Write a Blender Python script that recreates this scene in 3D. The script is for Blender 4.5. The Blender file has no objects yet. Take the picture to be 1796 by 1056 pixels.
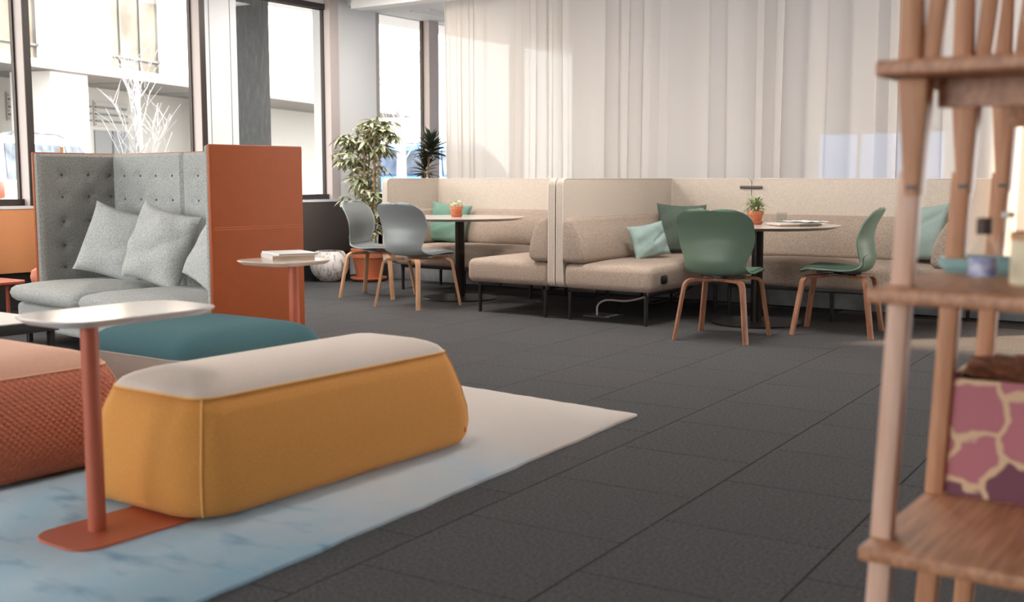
import bpy, bmesh, math, random
from mathutils import Vector, Matrix
random.seed(7)
PI = math.pi
SC = bpy.context.scene
COL = SC.collection

# ------------------------------------------------------------------ camera, light, exposure
cam_d = bpy.data.cameras.new('camera'); cam = bpy.data.objects.new('camera', cam_d); COL.objects.link(cam)
cam.location = (0, 0, 1.07)
cam.rotation_euler = (PI/2 - math.atan(215/1960), 0, math.radians(35.3))
cam_d.sensor_width = 36; cam_d.lens = 36*1960/1796
cam_d.clip_start = .05; cam_d.clip_end = 300
cam_d.dof.use_dof = True; cam_d.dof.focus_distance = 7.8; cam_d.dof.aperture_fstop = 2.9
SC.camera = cam
SC.view_settings.view_transform = 'Standard'; SC.view_settings.look = 'None'
SC.view_settings.exposure = 1.0; SC.view_settings.gamma = 1.0
SC.view_settings.use_curve_mapping = False
w = bpy.data.worlds.new('sky'); SC.world = w; w.use_nodes = True
nt = w.node_tree; nt.nodes.clear()
o_ = nt.nodes.new('ShaderNodeOutputWorld'); b_ = nt.nodes.new('ShaderNodeBackground')
b_.inputs[0].default_value = (1, .98, .955, 1); b_.inputs[1].default_value = 3.6
nt.links.new(b_.outputs[0], o_.inputs[0])
sun_d = bpy.data.lights.new('sun', 'SUN'); sun = bpy.data.objects.new('sun', sun_d); COL.objects.link(sun)
sun_d.energy = 9; sun_d.angle = math.radians(3); sun_d.color = (1, .68, .42)
sun.rotation_euler = Vector((-.65*.91, -.75*.91, -.58)).to_track_quat('-Z', 'Y').to_euler()
sun.location = (8, 12, 8)

# ------------------------------------------------------------------ materials
def lin(c):
    return tuple(((x/255)/12.92 if x/255 <= .04045 else ((x/255+.055)/1.055)**2.4) for x in c[:3]) + (1,)
def N(nt, t, **kw):
    n = nt.nodes.new(t)
    for k, v in kw.items(): setattr(n, k, v)
    return n
def mat(name, c, rough=.6, var=.0, vscale=30, bump=0, bscale=300, metal=0, spec=.5, c2=None, c2scale=6, sheen=0, stretch=None, mixlo=.35, mixhi=.65):
    m = bpy.data.materials.new(name); m.use_nodes = True; nt = m.node_tree
    p = nt.nodes['Principled BSDF']
    p.inputs['Base Color'].default_value = lin(c); p.inputs['Roughness'].default_value = rough
    p.inputs['Metallic'].default_value = metal; p.inputs['Specular IOR Level'].default_value = spec
    if sheen: p.inputs['Sheen Weight'].default_value = sheen
    L = nt.links.new
    tc = N(nt, 'ShaderNodeTexCoord'); vec = tc.outputs['Object']
    if stretch:
        mp = N(nt, 'ShaderNodeMapping'); mp.inputs['Scale'].default_value = stretch; L(vec, mp.inputs[0]); vec = mp.outputs[0]
    col = None
    if c2:
        n1 = N(nt, 'ShaderNodeTexNoise'); n1.inputs['Scale'].default_value = c2scale; n1.inputs['Detail'].default_value = 5
        L(vec, n1.inputs['Vector'])
        r = N(nt, 'ShaderNodeMapRange'); r.inputs[1].default_value = mixlo; r.inputs[2].default_value = mixhi; L(n1.outputs[0], r.inputs[0])
        mx = N(nt, 'ShaderNodeMix', data_type='RGBA'); mx.inputs[6].default_value = lin(c); mx.inputs[7].default_value = lin(c2)
        L(r.outputs[0], mx.inputs[0]); col = mx.outputs[2]
    if var:
        n2 = N(nt, 'ShaderNodeTexNoise'); n2.inputs['Scale'].default_value = vscale; n2.inputs['Detail'].default_value = 3
        L(tc.outputs['Object'], n2.inputs['Vector'])
        r2 = N(nt, 'ShaderNodeMapRange'); r2.inputs[1].default_value = .3; r2.inputs[2].default_value = .7
        r2.inputs[3].default_value = 1-var; r2.inputs[4].default_value = 1+var; L(n2.outputs[0], r2.inputs[0])
        vm = N(nt, 'ShaderNodeVectorMath', operation='SCALE')
        if col: L(col, vm.inputs[0])
        else: vm.inputs[0].default_value = lin(c)[:3]
        L(r2.outputs[0], vm.inputs['Scale']); col = vm.outputs[0]
    if col: L(col, p.inputs['Base Color'])
    if bump:
        n3 = N(nt, 'ShaderNodeTexNoise'); n3.inputs['Scale'].default_value = bscale; n3.inputs['Detail'].default_value = 2
        L(tc.outputs['Object'], n3.inputs['Vector'])
        bp = N(nt, 'ShaderNodeBump'); bp.inputs['Strength'].default_value = bump; bp.inputs['Distance'].default_value = .004
        L(n3.outputs[0], bp.inputs['Height']); L(bp.outputs[0], p.inputs['Normal'])
    return m
M = {}
M['carpet'] = mat('carpet', (78, 78, 80), .95, .35, 90, .6, 400, spec=.1)
M['carpet2'] = mat('carpet_b', (77, 77, 79), .95, .35, 90, .6, 400, spec=.1)
M['carpet3'] = mat('carpet_c', (79, 78, 80), .95, .35, 90, .6, 400, spec=.1)
M['seam'] = mat('carpet_base', (46, 46, 48), .95, spec=.1)
M['ceiling'] = mat('ceiling_paint', (225, 226, 226), .8)
M['white'] = mat('white_paint', (240, 240, 240), .7)
M['jamb'] = mat('taupe_jamb', (180, 172, 166), .6)
M['mull'] = mat('bronze_side_lit', (196, 184, 180), .4)  # dark bronze lightened to paint the window light on the mullion sides
M['cap'] = mat('bronze_cap', (52, 42, 38), .45)
M['silver'] = mat('silver_cladding', (232, 235, 238), .45)
M['line'] = mat('dark_joint', (90, 94, 98), .6)
M['concrete'] = mat('concrete', (150, 154, 156), .8, .12, 9, .2, 60, c2=(128, 132, 134), c2scale=5)
M['tan'] = mat('tan_felt', (214, 150, 100), .8, .03, 80)
M['darkfelt'] = mat('dark_brown_felt', (84, 74, 69), .85, .1, 150)
M['black'] = mat('black_base', (24, 23, 23), .7)
M['metalblack'] = mat('black_metal', (34, 33, 33), .35)
M['tablecol'] = mat('table_column', (38, 35, 33), .28, metal=.6)
M['booth'] = mat('booth_fabric', (172, 155, 142), .95, .24, 110, .5, 350, spec=.1, sheen=.1)
M['screen'] = mat('screen_fabric', (202, 190, 178), .95, .10, 110, .3, 350, spec=.1, sheen=.1)
M['piping'] = mat('white_piping', (226, 216, 206), .8)
M['greyfelt'] = mat('grey_felt', (172, 175, 174), .95, .28, 120, .5, 380, spec=.1, sheen=.15)
M['greyfelt_shade'] = mat('grey_felt_shaded', (150, 149, 144), .95, .32, 120, .5, 380, spec=.1, sheen=.1)  # grey felt darkened to paint the shade on the left side panel
M['button'] = mat('felt_button', (96, 94, 90), .9)
M['leather'] = mat('cognac_leather', (160, 78, 32), .5, .04, 14, .25, 260, spec=.35)
M['stitch'] = mat('orange_stitch', (206, 112, 66), .6)
M['coral'] = mat('coral_metal', (180, 92, 66), .42)
M['ytop'] = mat('cream_wool', (206, 192, 182), .95, .04, 150, .3, 350, spec=.1, sheen=.15)
M['yside'] = mat('mustard_wool', (206, 144, 76), .92, .06, 130, .35, 350, spec=.12, sheen=.1)
M['ystitch'] = mat('mustard_stitch', (226, 172, 102), .8)
M['rtop'] = mat('blush_leather', (206, 158, 136), .7, .03, 60, spec=.3)
M['rstitch'] = mat('pale_stitch', (224, 176, 150), .7)
M['redtag'] = mat('red_tag', (206, 40, 40), .6)
M['teal'] = mat('teal_wool', (72, 106, 113), .9, .06, 120, .3, 350, spec=.12)
M['paleside'] = mat('pale_grey_wool', (196, 190, 182), .92, .05, 120, .3, 350, spec=.1)
M['wood'] = mat('pale_oak', (212, 168, 128), .45, .05, 20, c2=(190, 140, 100), c2scale=9, stretch=(6, 1.2, 1.2))
M['ashlaminate'] = mat('pale_laminate', (208, 190, 176), .22, .02, 30, spec=.6)
M['whitetop'] = mat('white_laminate', (200, 192, 188), .16, spec=.6)
M['edgewood'] = mat('table_edge_wood', (196, 152, 116), .5)
M['legoak'] = mat('oak_leg', (204, 162, 128), .5, c2=(188, 142, 106), c2scale=30, stretch=(1, 1, .12))
M['legwal'] = mat('walnut_leg', (168, 118, 90), .5, c2=(140, 92, 68), c2scale=40, stretch=(1, 1, .12))
M['shelf'] = mat('shelf_wood', (196, 142, 108), .42, c2=(160, 110, 80), c2scale=9, stretch=(10, .6, 6))
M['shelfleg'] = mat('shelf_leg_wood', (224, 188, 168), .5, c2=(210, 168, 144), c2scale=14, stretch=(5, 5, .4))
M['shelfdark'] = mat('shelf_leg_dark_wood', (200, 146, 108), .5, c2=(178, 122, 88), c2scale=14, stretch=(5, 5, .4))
M['greyshell'] = mat('grey_blue_shell', (152, 164, 168), .38, spec=.4)
M['greypad'] = mat('grey_pad', (132, 136, 136), .95, .12, 240, .3, 400, spec=.1)
M['greenshell'] = mat('green_shell', (104, 126, 109), .38, spec=.4)
M['greenpad'] = mat('green_pad', (80, 100, 88), .9, .1, 240, .3, 400, spec=.1)
M['bracket'] = mat('white_bracket', (206, 206, 202), .5)
M['p_teal'] = mat('teal_pillow', (118, 152, 138), .95, .06, 60, .3, 300, spec=.1)
M['p_light'] = mat('seafoam_pillow', (160, 182, 178), .95, .05, 60, .3, 300, spec=.1)
M['p_green'] = mat('sage_pillow', (96, 110, 100), .95, .16, 130, .5, 200, spec=.1)
M['p_mist'] = mat('mist_pillow', (150, 168, 164), .95, .05, 60, .3, 300, spec=.1)
M['p_grey'] = mat('grey_pillow', (186, 189, 188), .95, .26, 120, .5, 380, spec=.1, sheen=.15)
M['terra'] = mat('terracotta', (202, 120, 84), .8, .05, 40)
M['soil'] = mat('soil', (58, 44, 36), .95)
M['stem'] = mat('plant_stem', (160, 132, 96), .8, .1, 60)
M['leafa'] = mat('variegated_leaf', (150, 158, 120), .5, c2=(228, 224, 198), c2scale=28, mixlo=.45, mixhi=.6)
M['leafb'] = mat('olive_leaf', (132, 142, 104), .5, .15, 40)
M['leafc'] = mat('pale_leaf', (212, 212, 184), .5, .1, 40)
M['dracleaf'] = mat('dark_leaf', (52, 60, 42), .4, .2, 60)
M['sprig'] = mat('sage_leaf', (156, 168, 122), .6, .2, 300)
M['bamboo'] = mat('bamboo', (190, 150, 104), .6)
M['paper'] = mat('paper', (232, 230, 228), .6)
M['bookcover'] = mat('white_cover', (226, 224, 224), .35)
M['pages'] = mat('page_edges', (196, 170, 148), .8)
M['cablew'] = mat('white_cable', (226, 218, 208), .5)
M['cableb'] = mat('black_cable', (30, 30, 30), .5)
M['pink'] = mat('pink_fabric', (226, 150, 128), .9, .12, 150)
M['asphalt'] = mat('asphalt', (120, 120, 122), .9, .06, 3)
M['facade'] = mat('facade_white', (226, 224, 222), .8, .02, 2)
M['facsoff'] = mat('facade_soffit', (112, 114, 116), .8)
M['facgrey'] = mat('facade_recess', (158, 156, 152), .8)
M['facwin'] = mat('facade_window', (70, 68, 64), .5, c2=(110, 106, 100), c2scale=1.2)
M['facframe'] = mat('facade_frame', (84, 88, 92), .6)
M['louver'] = mat('louvre', (150, 146, 140), .6)
M['carwhite'] = mat('car_white', (226, 228, 230), .3, spec=.5)
M['carblue'] = mat('car_blue', (70, 120, 180), .3, spec=.5)
M['carglass'] = mat('car_glass', (40, 52, 70), .2, spec=.2, c2=(86, 98, 116), c2scale=5)
M['tyre'] = mat('tyre', (40, 40, 42), .9)
M['redlamp'] = mat('red_lamp', (220, 60, 40), .3)
M['bark'] = mat('pale_bark', (150, 152, 156), .9, .1, 20)
M['stone'] = mat('dark_stone', (92, 94, 98), .6, .1, 30, c2=(120, 120, 120), c2scale=10, stretch=(4, 4, .5), mixlo=.5, mixhi=.8)
M['bluepanel'] = mat('blue_panel', (110, 160, 215), .4, c2=(196, 214, 232), c2scale=4)
M['capblack'] = mat('dark_cap', (78, 58, 54), .5)
M['label'] = mat('purple_label', (120, 128, 190), .5, c2=(210, 214, 232), c2scale=60)
M['dish'] = mat('pale_teal', (150, 190, 192), .4)
M['cream'] = mat('cream_wax', (232, 220, 190), .5)
M['fur'] = mat('brown_fur', (112, 66, 44), .95, .4, 60, .8, 90)
M['seatjoint'] = mat('connector_grey', (90, 84, 82), .5)

M['fill_diffuser'] = mat('fill_lamp_diffuser', (245, 243, 238), .6)  # glowing sheet of the added fill lamps
_p = M['fill_diffuser'].node_tree.nodes['Principled BSDF']; _p.inputs['Emission Color'].default_value = (1, .95, .88, 1); _p.inputs['Emission Strength'].default_value = 3
def quilt_mat():
    m = mat('rust_quilted_leather', (182, 102, 74), .5, .05, 60, spec=.35)
    nt = m.node_tree; p = nt.nodes['Principled BSDF']; L = nt.links.new
    tc = N(nt, 'ShaderNodeTexCoord')
    # weave of small raised lozenges on the vertical sides
    mp = N(nt, 'ShaderNodeMapping'); mp.inputs['Rotation'].default_value = (math.radians(45), 0, 0); mp.inputs['Scale'].default_value = (1, 55, 55)
    L(tc.outputs['Object'], mp.inputs[0])
    sx = N(nt, 'ShaderNodeSeparateXYZ'); L(mp.outputs[0], sx.inputs[0])
    outs = []
    for k in (1, 2):
        s = N(nt, 'ShaderNodeMath', operation='SINE'); mu = N(nt, 'ShaderNodeMath', operation='MULTIPLY'); mu.inputs[1].default_value = PI
        L(sx.outputs[k], mu.inputs[0]); L(mu.outputs[0], s.inputs[0]); ab = N(nt, 'ShaderNodeMath', operation='ABSOLUTE'); L(s.outputs[0], ab.inputs[0]); outs.append(ab)
    mi = N(nt, 'ShaderNodeMath', operation='MULTIPLY'); L(outs[0].outputs[0], mi.inputs[0]); L(outs[1].outputs[0], mi.inputs[1])
    bp = N(nt, 'ShaderNodeBump'); bp.inputs['Strength'].default_value = .7; bp.inputs['Distance'].default_value = .006
    L(mi.outputs[0], bp.inputs['Height']); L(bp.outputs[0], p.inputs['Normal'])
    return m
M['quilt'] = quilt_mat()

def rug_mat():
    m = mat('rug_pile', (214, 212, 212), .95, .05, 200, .6, 260, spec=.05, sheen=.2)
    nt = m.node_tree; p = nt.nodes['Principled BSDF']; L = nt.links.new
    tc = N(nt, 'ShaderNodeTexCoord')
    n1 = N(nt, 'ShaderNodeTexNoise'); n1.inputs['Scale'].default_value = 1.1; n1.inputs['Detail'].default_value = 6; n1.inputs['Roughness'].default_value = .65
    L(tc.outputs['Object'], n1.inputs['Vector'])
    sx = N(nt, 'ShaderNodeSeparateXYZ'); L(tc.outputs['Object'], sx.inputs[0])
    # the dye runs from cream at the far end to blue at the near end
    gr = N(nt, 'ShaderNodeMapRange'); gr.inputs[1].default_value = 1.9; gr.inputs[2].default_value = -1.2; gr.inputs[3].default_value = -.28; gr.inputs[4].default_value = .3
    L(sx.outputs[1], gr.inputs[0])
    ad = N(nt, 'ShaderNodeMath', operation='ADD'); L(n1.outputs[0], ad.inputs[0]); L(gr.outputs[0], ad.inputs[1])
    cr = N(nt, 'ShaderNodeValToRGB'); e = cr.color_ramp.elements
    e[0].position = .28; e[0].color = lin((190, 180, 174)); e[1].position = .85; e[1].color = lin((138, 176, 198))
    x = e.new(.5); x.color = lin((178, 184, 190))
    L(ad.outputs[0], cr.inputs[0])
    n2 = N(nt, 'ShaderNodeTexNoise'); n2.inputs['Scale'].default_value = 7; n2.inputs['Detail'].default_value = 6
    mp = N(nt, 'ShaderNodeMapping'); mp.inputs['Scale'].default_value = (.6, 1.4, 1); L(tc.outputs['Object'], mp.inputs[0]); L(mp.outputs[0], n2.inputs['Vector'])
    r2 = N(nt, 'ShaderNodeMapRange'); r2.inputs[1].default_value = .53; r2.inputs[2].default_value = .7; r2.inputs[4].default_value = .8; L(n2.outputs[0], r2.inputs[0])
    r3 = N(nt, 'ShaderNodeMapRange'); r3.inputs[1].default_value = .5; r3.inputs[2].default_value = .8; L(ad.outputs[0], r3.inputs[0])
    mu = N(nt, 'ShaderNodeMath', operation='MULTIPLY'); L(r2.outputs[0], mu.inputs[0]); L(r3.outputs[0], mu.inputs[1])
    mx = N(nt, 'ShaderNodeMix', data_type='RGBA'); mx.inputs[7].default_value = lin((78, 120, 152)); L(mu.outputs[0], mx.inputs[0]); L(cr.outputs[0], mx.inputs[6])
    L(mx.outputs[2], p.inputs['Base Color'])
    return m
M['rug'] = rug_mat()

def box_mat():
    m = mat('patterned_paper', (150, 84, 96), .6)
    nt = m.node_tree; p = nt.nodes['Principled BSDF']; L = nt.links.new
    tc = N(nt, 'ShaderNodeTexCoord')
    ns = N(nt, 'ShaderNodeTexNoise'); ns.inputs['Scale'].default_value = 12; L(tc.outputs['Object'], ns.inputs['Vector'])
    mxv = N(nt, 'ShaderNodeMix', data_type='VECTOR'); mxv.inputs[0].default_value = .08; L(tc.outputs['Object'], mxv.inputs[4]); L(ns.outputs[1], mxv.inputs[5])
    vo = N(nt, 'ShaderNodeTexVoronoi', feature='DISTANCE_TO_EDGE'); vo.inputs['Scale'].default_value = 9; L(mxv.outputs[1], vo.inputs['Vector'])
    v2 = N(nt, 'ShaderNodeTexVoronoi'); v2.inputs['Scale'].default_value = 9; L(mxv.outputs[1], v2.inputs['Vector'])
    cr = N(nt, 'ShaderNodeValToRGB'); cr.color_ramp.interpolation = 'CONSTANT'; e = cr.color_ramp.elements
    e[0].color = lin((126, 74, 92)); e[1].position = .5; e[1].color = lin((196, 122, 134)); L(v2.outputs[1], cr.inputs[0])
    st = N(nt, 'ShaderNodeMapRange'); st.inputs[1].default_value = .04; st.inputs[2].default_value = .07; L(vo.outputs[0], st.inputs[0])
    mx = N(nt, 'ShaderNodeMix', data_type='RGBA'); mx.inputs[6].default_value = lin((232, 200, 164)); L(cr.outputs[0], mx.inputs[7]); L(st.outputs[0], mx.inputs[0])
    L(mx.outputs[2], p.inputs['Base Color'])
    return m
M['pattern'] = box_mat()

def marble_mat():
    m = mat('white_marble', (226, 222, 220), .4)
    nt = m.node_tree; p = nt.nodes['Principled BSDF']; L = nt.links.new
    tc = N(nt, 'ShaderNodeTexCoord'); mp = N(nt, 'ShaderNodeMapping'); mp.inputs['Rotation'].default_value = (.5, .3, .4); mp.inputs['Scale'].default_value = (7, 7, 1.4)
    L(tc.outputs['Object'], mp.inputs[0])
    n = N(nt, 'ShaderNodeTexNoise'); n.inputs['Scale'].default_value = 4.5; n.inputs['Detail'].default_value = 6; n.inputs['Distortion'].default_value = .7; L(mp.outputs[0], n.inputs['Vector'])
    r = N(nt, 'ShaderNodeValToRGB'); e = r.color_ramp.elements
    e[0].position = .3; e[0].color = lin((130, 118, 116)); e[1].position = .5; e[1].color = lin((232, 229, 227)); L(n.outputs[0], r.inputs[0])
    L(r.outputs[0], p.inputs['Base Color'])
    return m
M['marble'] = marble_mat()

def glass_mat(name, tint=(1, 1, 1), gl=.06, rough=0.0):
    m = bpy.data.materials.new(name); m.use_nodes = True; nt = m.node_tree; nt.nodes.clear(); L = nt.links.new
    o = N(nt, 'ShaderNodeOutputMaterial'); t = N(nt, 'ShaderNodeBsdfTransparent'); t.inputs[0].default_value = (*tint, 1)
    g = N(nt, 'ShaderNodeBsdfGlossy'); g.inputs['Roughness'].default_value = rough
    f = N(nt, 'ShaderNodeFresnel'); f.inputs[0].default_value = 1.35
    ge = N(nt, 'ShaderNodeNewGeometry'); iv = N(nt, 'ShaderNodeMath', operation='SUBTRACT'); iv.inputs[0].default_value = 1; L(ge.outputs['Backfacing'], iv.inputs[1])
    mu = N(nt, 'ShaderNodeMath', operation='MULTIPLY'); L(f.outputs[0], mu.inputs[0]); L(iv.outputs[0], mu.inputs[1])     # reflect on the outer face of the slab only
    mx = N(nt, 'ShaderNodeMixShader'); L(mu.outputs[0], mx.inputs[0]); L(t.outputs[0], mx.inputs[1]); L(g.outputs[0], mx.inputs[2]); L(mx.outputs[0], o.inputs[0])
    return m
M['glass'] = glass_mat('window_glass', (.96, .98, .98))
M['blueglass'] = glass_mat('blue_tinted_glass', (.5, .72, 1))
M['bottleglass'] = glass_mat('clear_bottle_glass', (.93, .95, .95), rough=.02)

def sheer_mat():
    m = bpy.data.materials.new('sheer_curtain'); m.use_nodes = True; nt = m.node_tree; nt.nodes.clear(); L = nt.links.new
    o = N(nt, 'ShaderNodeOutputMaterial')
    d = N(nt, 'ShaderNodeBsdfDiffuse'); d.inputs[0].default_value = lin((232, 223, 214)); tr = N(nt, 'ShaderNodeBsdfTranslucent'); tr.inputs[0].default_value = lin((232, 226, 220))
    m1 = N(nt, 'ShaderNodeMixShader'); m1.inputs[0].default_value = .45; L(d.outputs[0], m1.inputs[1]); L(tr.outputs[0], m1.inputs[2])
    t = N(nt, 'ShaderNodeBsdfTransparent'); m2 = N(nt, 'ShaderNodeMixShader'); m2.inputs[0].default_value = .035
    L(m1.outputs[0], m2.inputs[1]); L(t.outputs[0], m2.inputs[2]); L(m2.outputs[0], o.inputs[0])
    return m
M['sheer'] = sheer_mat()

# ------------------------------------------------------------------ mesh helpers
def tag(o, label=None, cat=None, group=None, kind=None):
    if label: o['label'] = label
    if cat: o['category'] = cat
    if group: o['group'] = group
    if kind: o['kind'] = kind
    return o
def thing(name, label, cat, loc=(0, 0, 0), rz=0, group=None):
    o = bpy.data.objects.new(name, None); COL.objects.link(o); o.empty_display_size = .1
    o.location = loc; o.rotation_euler = (0, 0, rz)
    return tag(o, label, cat, group)
def root_matrix(p):
    m = Matrix.Identity(4)
    while p: m = p.matrix_basis @ m; p = p.parent
    return m
def obj(name, bm, m, parent=None, smooth=True, ang=40, world=False):
    if world and parent: bm.transform(root_matrix(parent).inverted())
    me = bpy.data.meshes.new(name); bmesh.ops.recalc_face_normals(bm, faces=bm.faces[:]); bm.to_mesh(me); bm.free()
    for mm in (m if isinstance(m, (list, tuple)) else [m]): me.materials.append(M[mm] if isinstance(mm, str) else mm)
    if smooth:
        me.shade_smooth(); me.set_sharp_from_angle(angle=math.radians(ang))
    o = bpy.data.objects.new(name, me); COL.objects.link(o)
    if parent: o.parent = parent
    return o
def dup(root, loc, rz, label=None, group=None, deep=None):
    r = root.copy(); COL.objects.link(r); r.location = loc; r.rotation_euler = (0, 0, rz)
    if label: r['label'] = label
    if group: r['group'] = group
    for ch in list(root.children):
        c = ch.copy(); COL.objects.link(c); c.parent = r
        for g in list(ch.children):
            d = g.copy(); COL.objects.link(d); d.parent = c
    return r
def struct(name, bm, m, parent=None, **k):
    o = obj(name, bm, m, parent, **k)
    if not parent: o['kind'] = 'structure'
    return o
def B(): return bmesh.new()
def box(bm, x0, x1, y0, y1, z0, z1, bev=0, seg=2):
    r = bmesh.ops.create_cube(bm, size=1)
    vs = r['verts']
    for v in vs: v.co = Vector(((x0+x1)/2+v.co.x*(x1-x0), (y0+y1)/2+v.co.y*(y1-y0), (z0+z1)/2+v.co.z*(z1-z0)))
    if bev:
        es = list({e for v in vs for e in v.link_edges})
        bmesh.ops.bevel(bm, geom=es, offset=bev, segments=seg, affect='EDGES', profile=.5)
    return bm
def bx(*a, **k): return box(B(), *a, **k)
def loft(bm, rings, cap0=True, cap1=True, closed=True):
    R = [[bm.verts.new(p) for p in r] for r in rings]; n = len(R[0])
    for a, b in zip(R, R[1:]):
        for i in range(n if closed else n-1):
            j = (i+1) % n
            bm.faces.new((a[i], a[j], b[j], b[i]))
    if cap0: bm.faces.new(R[0][::-1])
    if cap1: bm.faces.new(R[-1])
    return bm
def tube(bm, pts, r, n=8, caps=True):
    pts = [Vector(p) for p in pts]; rings = []
    rr = r if isinstance(r, (list, tuple)) else [r]*len(pts)
    up = Vector((0, 0, 1)); prev = None
    for i, p in enumerate(pts):
        d = (pts[min(i+1, len(pts)-1)]-pts[max(i-1, 0)]).normalized()
        a = d.cross(up if abs(d.z) < .95 else Vector((1, 0, 0))).normalized() if prev is None else (prev-d*prev.dot(d)).normalized()
        prev = a; b = d.cross(a)
        rings.append([p+rr[i]*(math.cos(2*PI*k/n)*a+math.sin(2*PI*k/n)*b) for k in range(n)])
    return loft(bm, rings, caps, caps)
def ribbon(bm, pts, side, wd, th, w1=None):
    """flat bent strip: width along 'side', thickness in the plane of the path"""
    pts = [Vector(p) for p in pts]; side = Vector(side).normalized(); rings = []
    for i, p in enumerate(pts):
        d = (pts[min(i+1, len(pts)-1)]-pts[max(i-1, 0)]).normalized(); n = d.cross(side).normalized()
        ww = wd if w1 is None else wd+(w1-wd)*i/(len(pts)-1)
        a, b = side*ww/2, n*th/2; c = .8
        rings.append([p+a*c+b, p+a+b*c, p+a-b*c, p+a*c-b, p-a*c-b, p-a-b*c, p-a+b*c, p-a*c+b])
    return loft(bm, rings)
def lathe(bm, prof, n=32, c=(0, 0, 0), cap0=True, cap1=True):
    return loft(bm, [[Vector((c[0]+r*math.cos(2*PI*k/n), c[1]+r*math.sin(2*PI*k/n), c[2]+z)) for k in range(n)] for r, z in prof], cap0, cap1)
def rrect(w, l, r, n=6, cx=0, cy=0, z=0):
    pts = []
    r = min(r, w/2-.001, l/2-.001)
    for sx, sy, a0 in ((1, 1, 0), (-1, 1, 90), (-1, -1, 180), (1, -1, 270)):
        for k in range(n+1):
            a = math.radians(a0+90*k/n)
            pts.append(Vector((cx+sx*(w/2-r)+r*math.cos(a), cy+sy*(l/2-r)+r*math.sin(a), z)))
    return pts
def arc_path(pts, r=.04, n=6):
    """round the inner corners of a polyline"""
    pts = [Vector(p) for p in pts]; out = [pts[0]]
    for i in range(1, len(pts)-1):
        a, b, c = pts[i-1], pts[i], pts[i+1]; u = (a-b).normalized(); v = (c-b).normalized()
        q = min(r, (a-b).length*.48, (c-b).length*.48)
        for k in range(n+1):
            t = k/n; out.append((b+u*q)*(1-t)**2+b*2*t*(1-t)+(b+v*q)*t*t)
    return out+[pts[-1]]
def catmull(P, t):
    n = len(P)-1; x = max(0, min(.99999, t))*n; i = int(x); f = x-i
    g = lambda k: Vector(P[max(0, min(n, k))])
    a, b, c, d = g(i-1), g(i), g(i+1), g(i+2)
    return .5*((2*b)+(c-a)*f+(2*a-5*b+4*c-d)*f*f+(3*b-a-3*c+d)*f**3)
def wob(p, s=1, seed=0):
    return math.sin(p.x*7.1*s+seed)*math.sin(p.y*6.3*s+seed*2.1)+math.sin(p.z*8.7*s+p.x*3.1*s+seed*1.3)*.7

# ------------------------------------------------------------------ the room
fl = struct('floor', bx(-8.9, 5, -6.2, 14.2, -.12, -.004), 'seam')
T = .545; ca, sa = math.cos(math.radians(3.3)), math.sin(math.radians(3.3))
tile_me = []
for k in ('carpet', 'carpet2', 'carpet3'):
    bm = bx(-T/2+.0018, T/2-.0018, -T/2+.0018, T/2-.0018, -.006, 0, bev=.0015, seg=1)
    o = obj('carpet_tile', bm, k, fl, smooth=False); tile_me.append(o.data); bpy.data.objects.remove(o)
cand = []
for i in range(-26, 14):
    for j in range(-4, 26):
        lx, ly = (i+.5)*T+.215, (j+.5)*T+.16+(.5*T if i % 2 else 0)
        x, y = lx*ca-ly*sa, lx*sa+ly*ca
        if -8.38 < x < 4.6 and -1 < y < 8.74: cand.append((x, y, i, j))
def in_view(x, y): return -1.82*y-1.0 < x < -.1*y+.45 and y > .9
near = sorted([c for c in cand if in_view(c[0], c[1])], key=lambda c: c[0]**2+c[1]**2)[:298]
rest = [c for c in cand if c not in near]
for x, y, i, j in near:
    o = bpy.data.objects.new('carpet_tile', random.choice(tile_me)); COL.objects.link(o); o.parent = fl
    o.location = (x, y, 0); o.rotation_euler = (0, 0, math.radians(3.3)+random.choice((0, PI)))
bm = B()
for x, y, i, j in rest:
    t = bx(-T/2+.0018, T/2-.0018, -T/2+.0018, T/2-.0018, -.006, 0); t.transform(Matrix.Translation((x, y, 0)) @ Matrix.Rotation(math.radians(3.3), 4, 'Z'))
    me = bpy.data.meshes.new('t'); t.to_mesh(me); t.free(); bm.from_mesh(me); bpy.data.meshes.remove(me)
obj('carpet_tile_field', bm, 'carpet', fl, smooth=False)['kind'] = 'stuff'

bm = B(); box(bm, -8.9, 5, -6.2, 10.6, 2.99, 3.15); box(bm, -8.9, -1.0, 10.6, 14.2, 2.99, 3.15)
struct('ceiling', bm, 'ceiling')
struct('trim_1', bx(-8.45, 5, 8.96, 9.14, 2.87, 3.0), 'white')          # bulkhead ahead of the curtain track
struct('trim_2', bx(-8.72, -1.1, 9.14, 14, 2.93, 2.995), 'ceiling')        # lowered ceiling behind the curtain
tag(struct('wall_right', bx(4.9, 5.05, -6.2, 10.6, 0, 3), 'white'))
bm = B(); box(bm, -8.9, 5, -6.3, -6.2, 0, .2); box(bm, -8.9, 5, -6.3, -6.2, 2.9, 3)
for x in (-8.9, -5.6): box(bm, x, x+.25, -6.3, -6.2, .2, 2.9)
box(bm, -1.6, 5, -6.3, -6.2, .2, 2.9)
struct('wall_front', bm, 'white')
bm = B(); box(bm, -8.9, -5.2, 14.1, 14.25, 0, 3); box(bm, -3.55, -1.0, 14.1, 14.25, 0, 3); box(bm, -5.2, -3.55, 14.1, 14.25, 0, .5); box(bm, -5.2, -3.55, 14.1, 14.25, 1.63, 3)
struct('wall_back', bm, 'white')
bm = B(); box(bm, -1.1, 5.05, 10.5, 10.6, 2.85, 3); box(bm, -1.1, -.98, 10.5, 14.2, 0, 3); box(bm, 1.9, 2.0, 10.5, 10.6, 0, 2.85)
struct('wall_back_right', bm, 'white')

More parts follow.
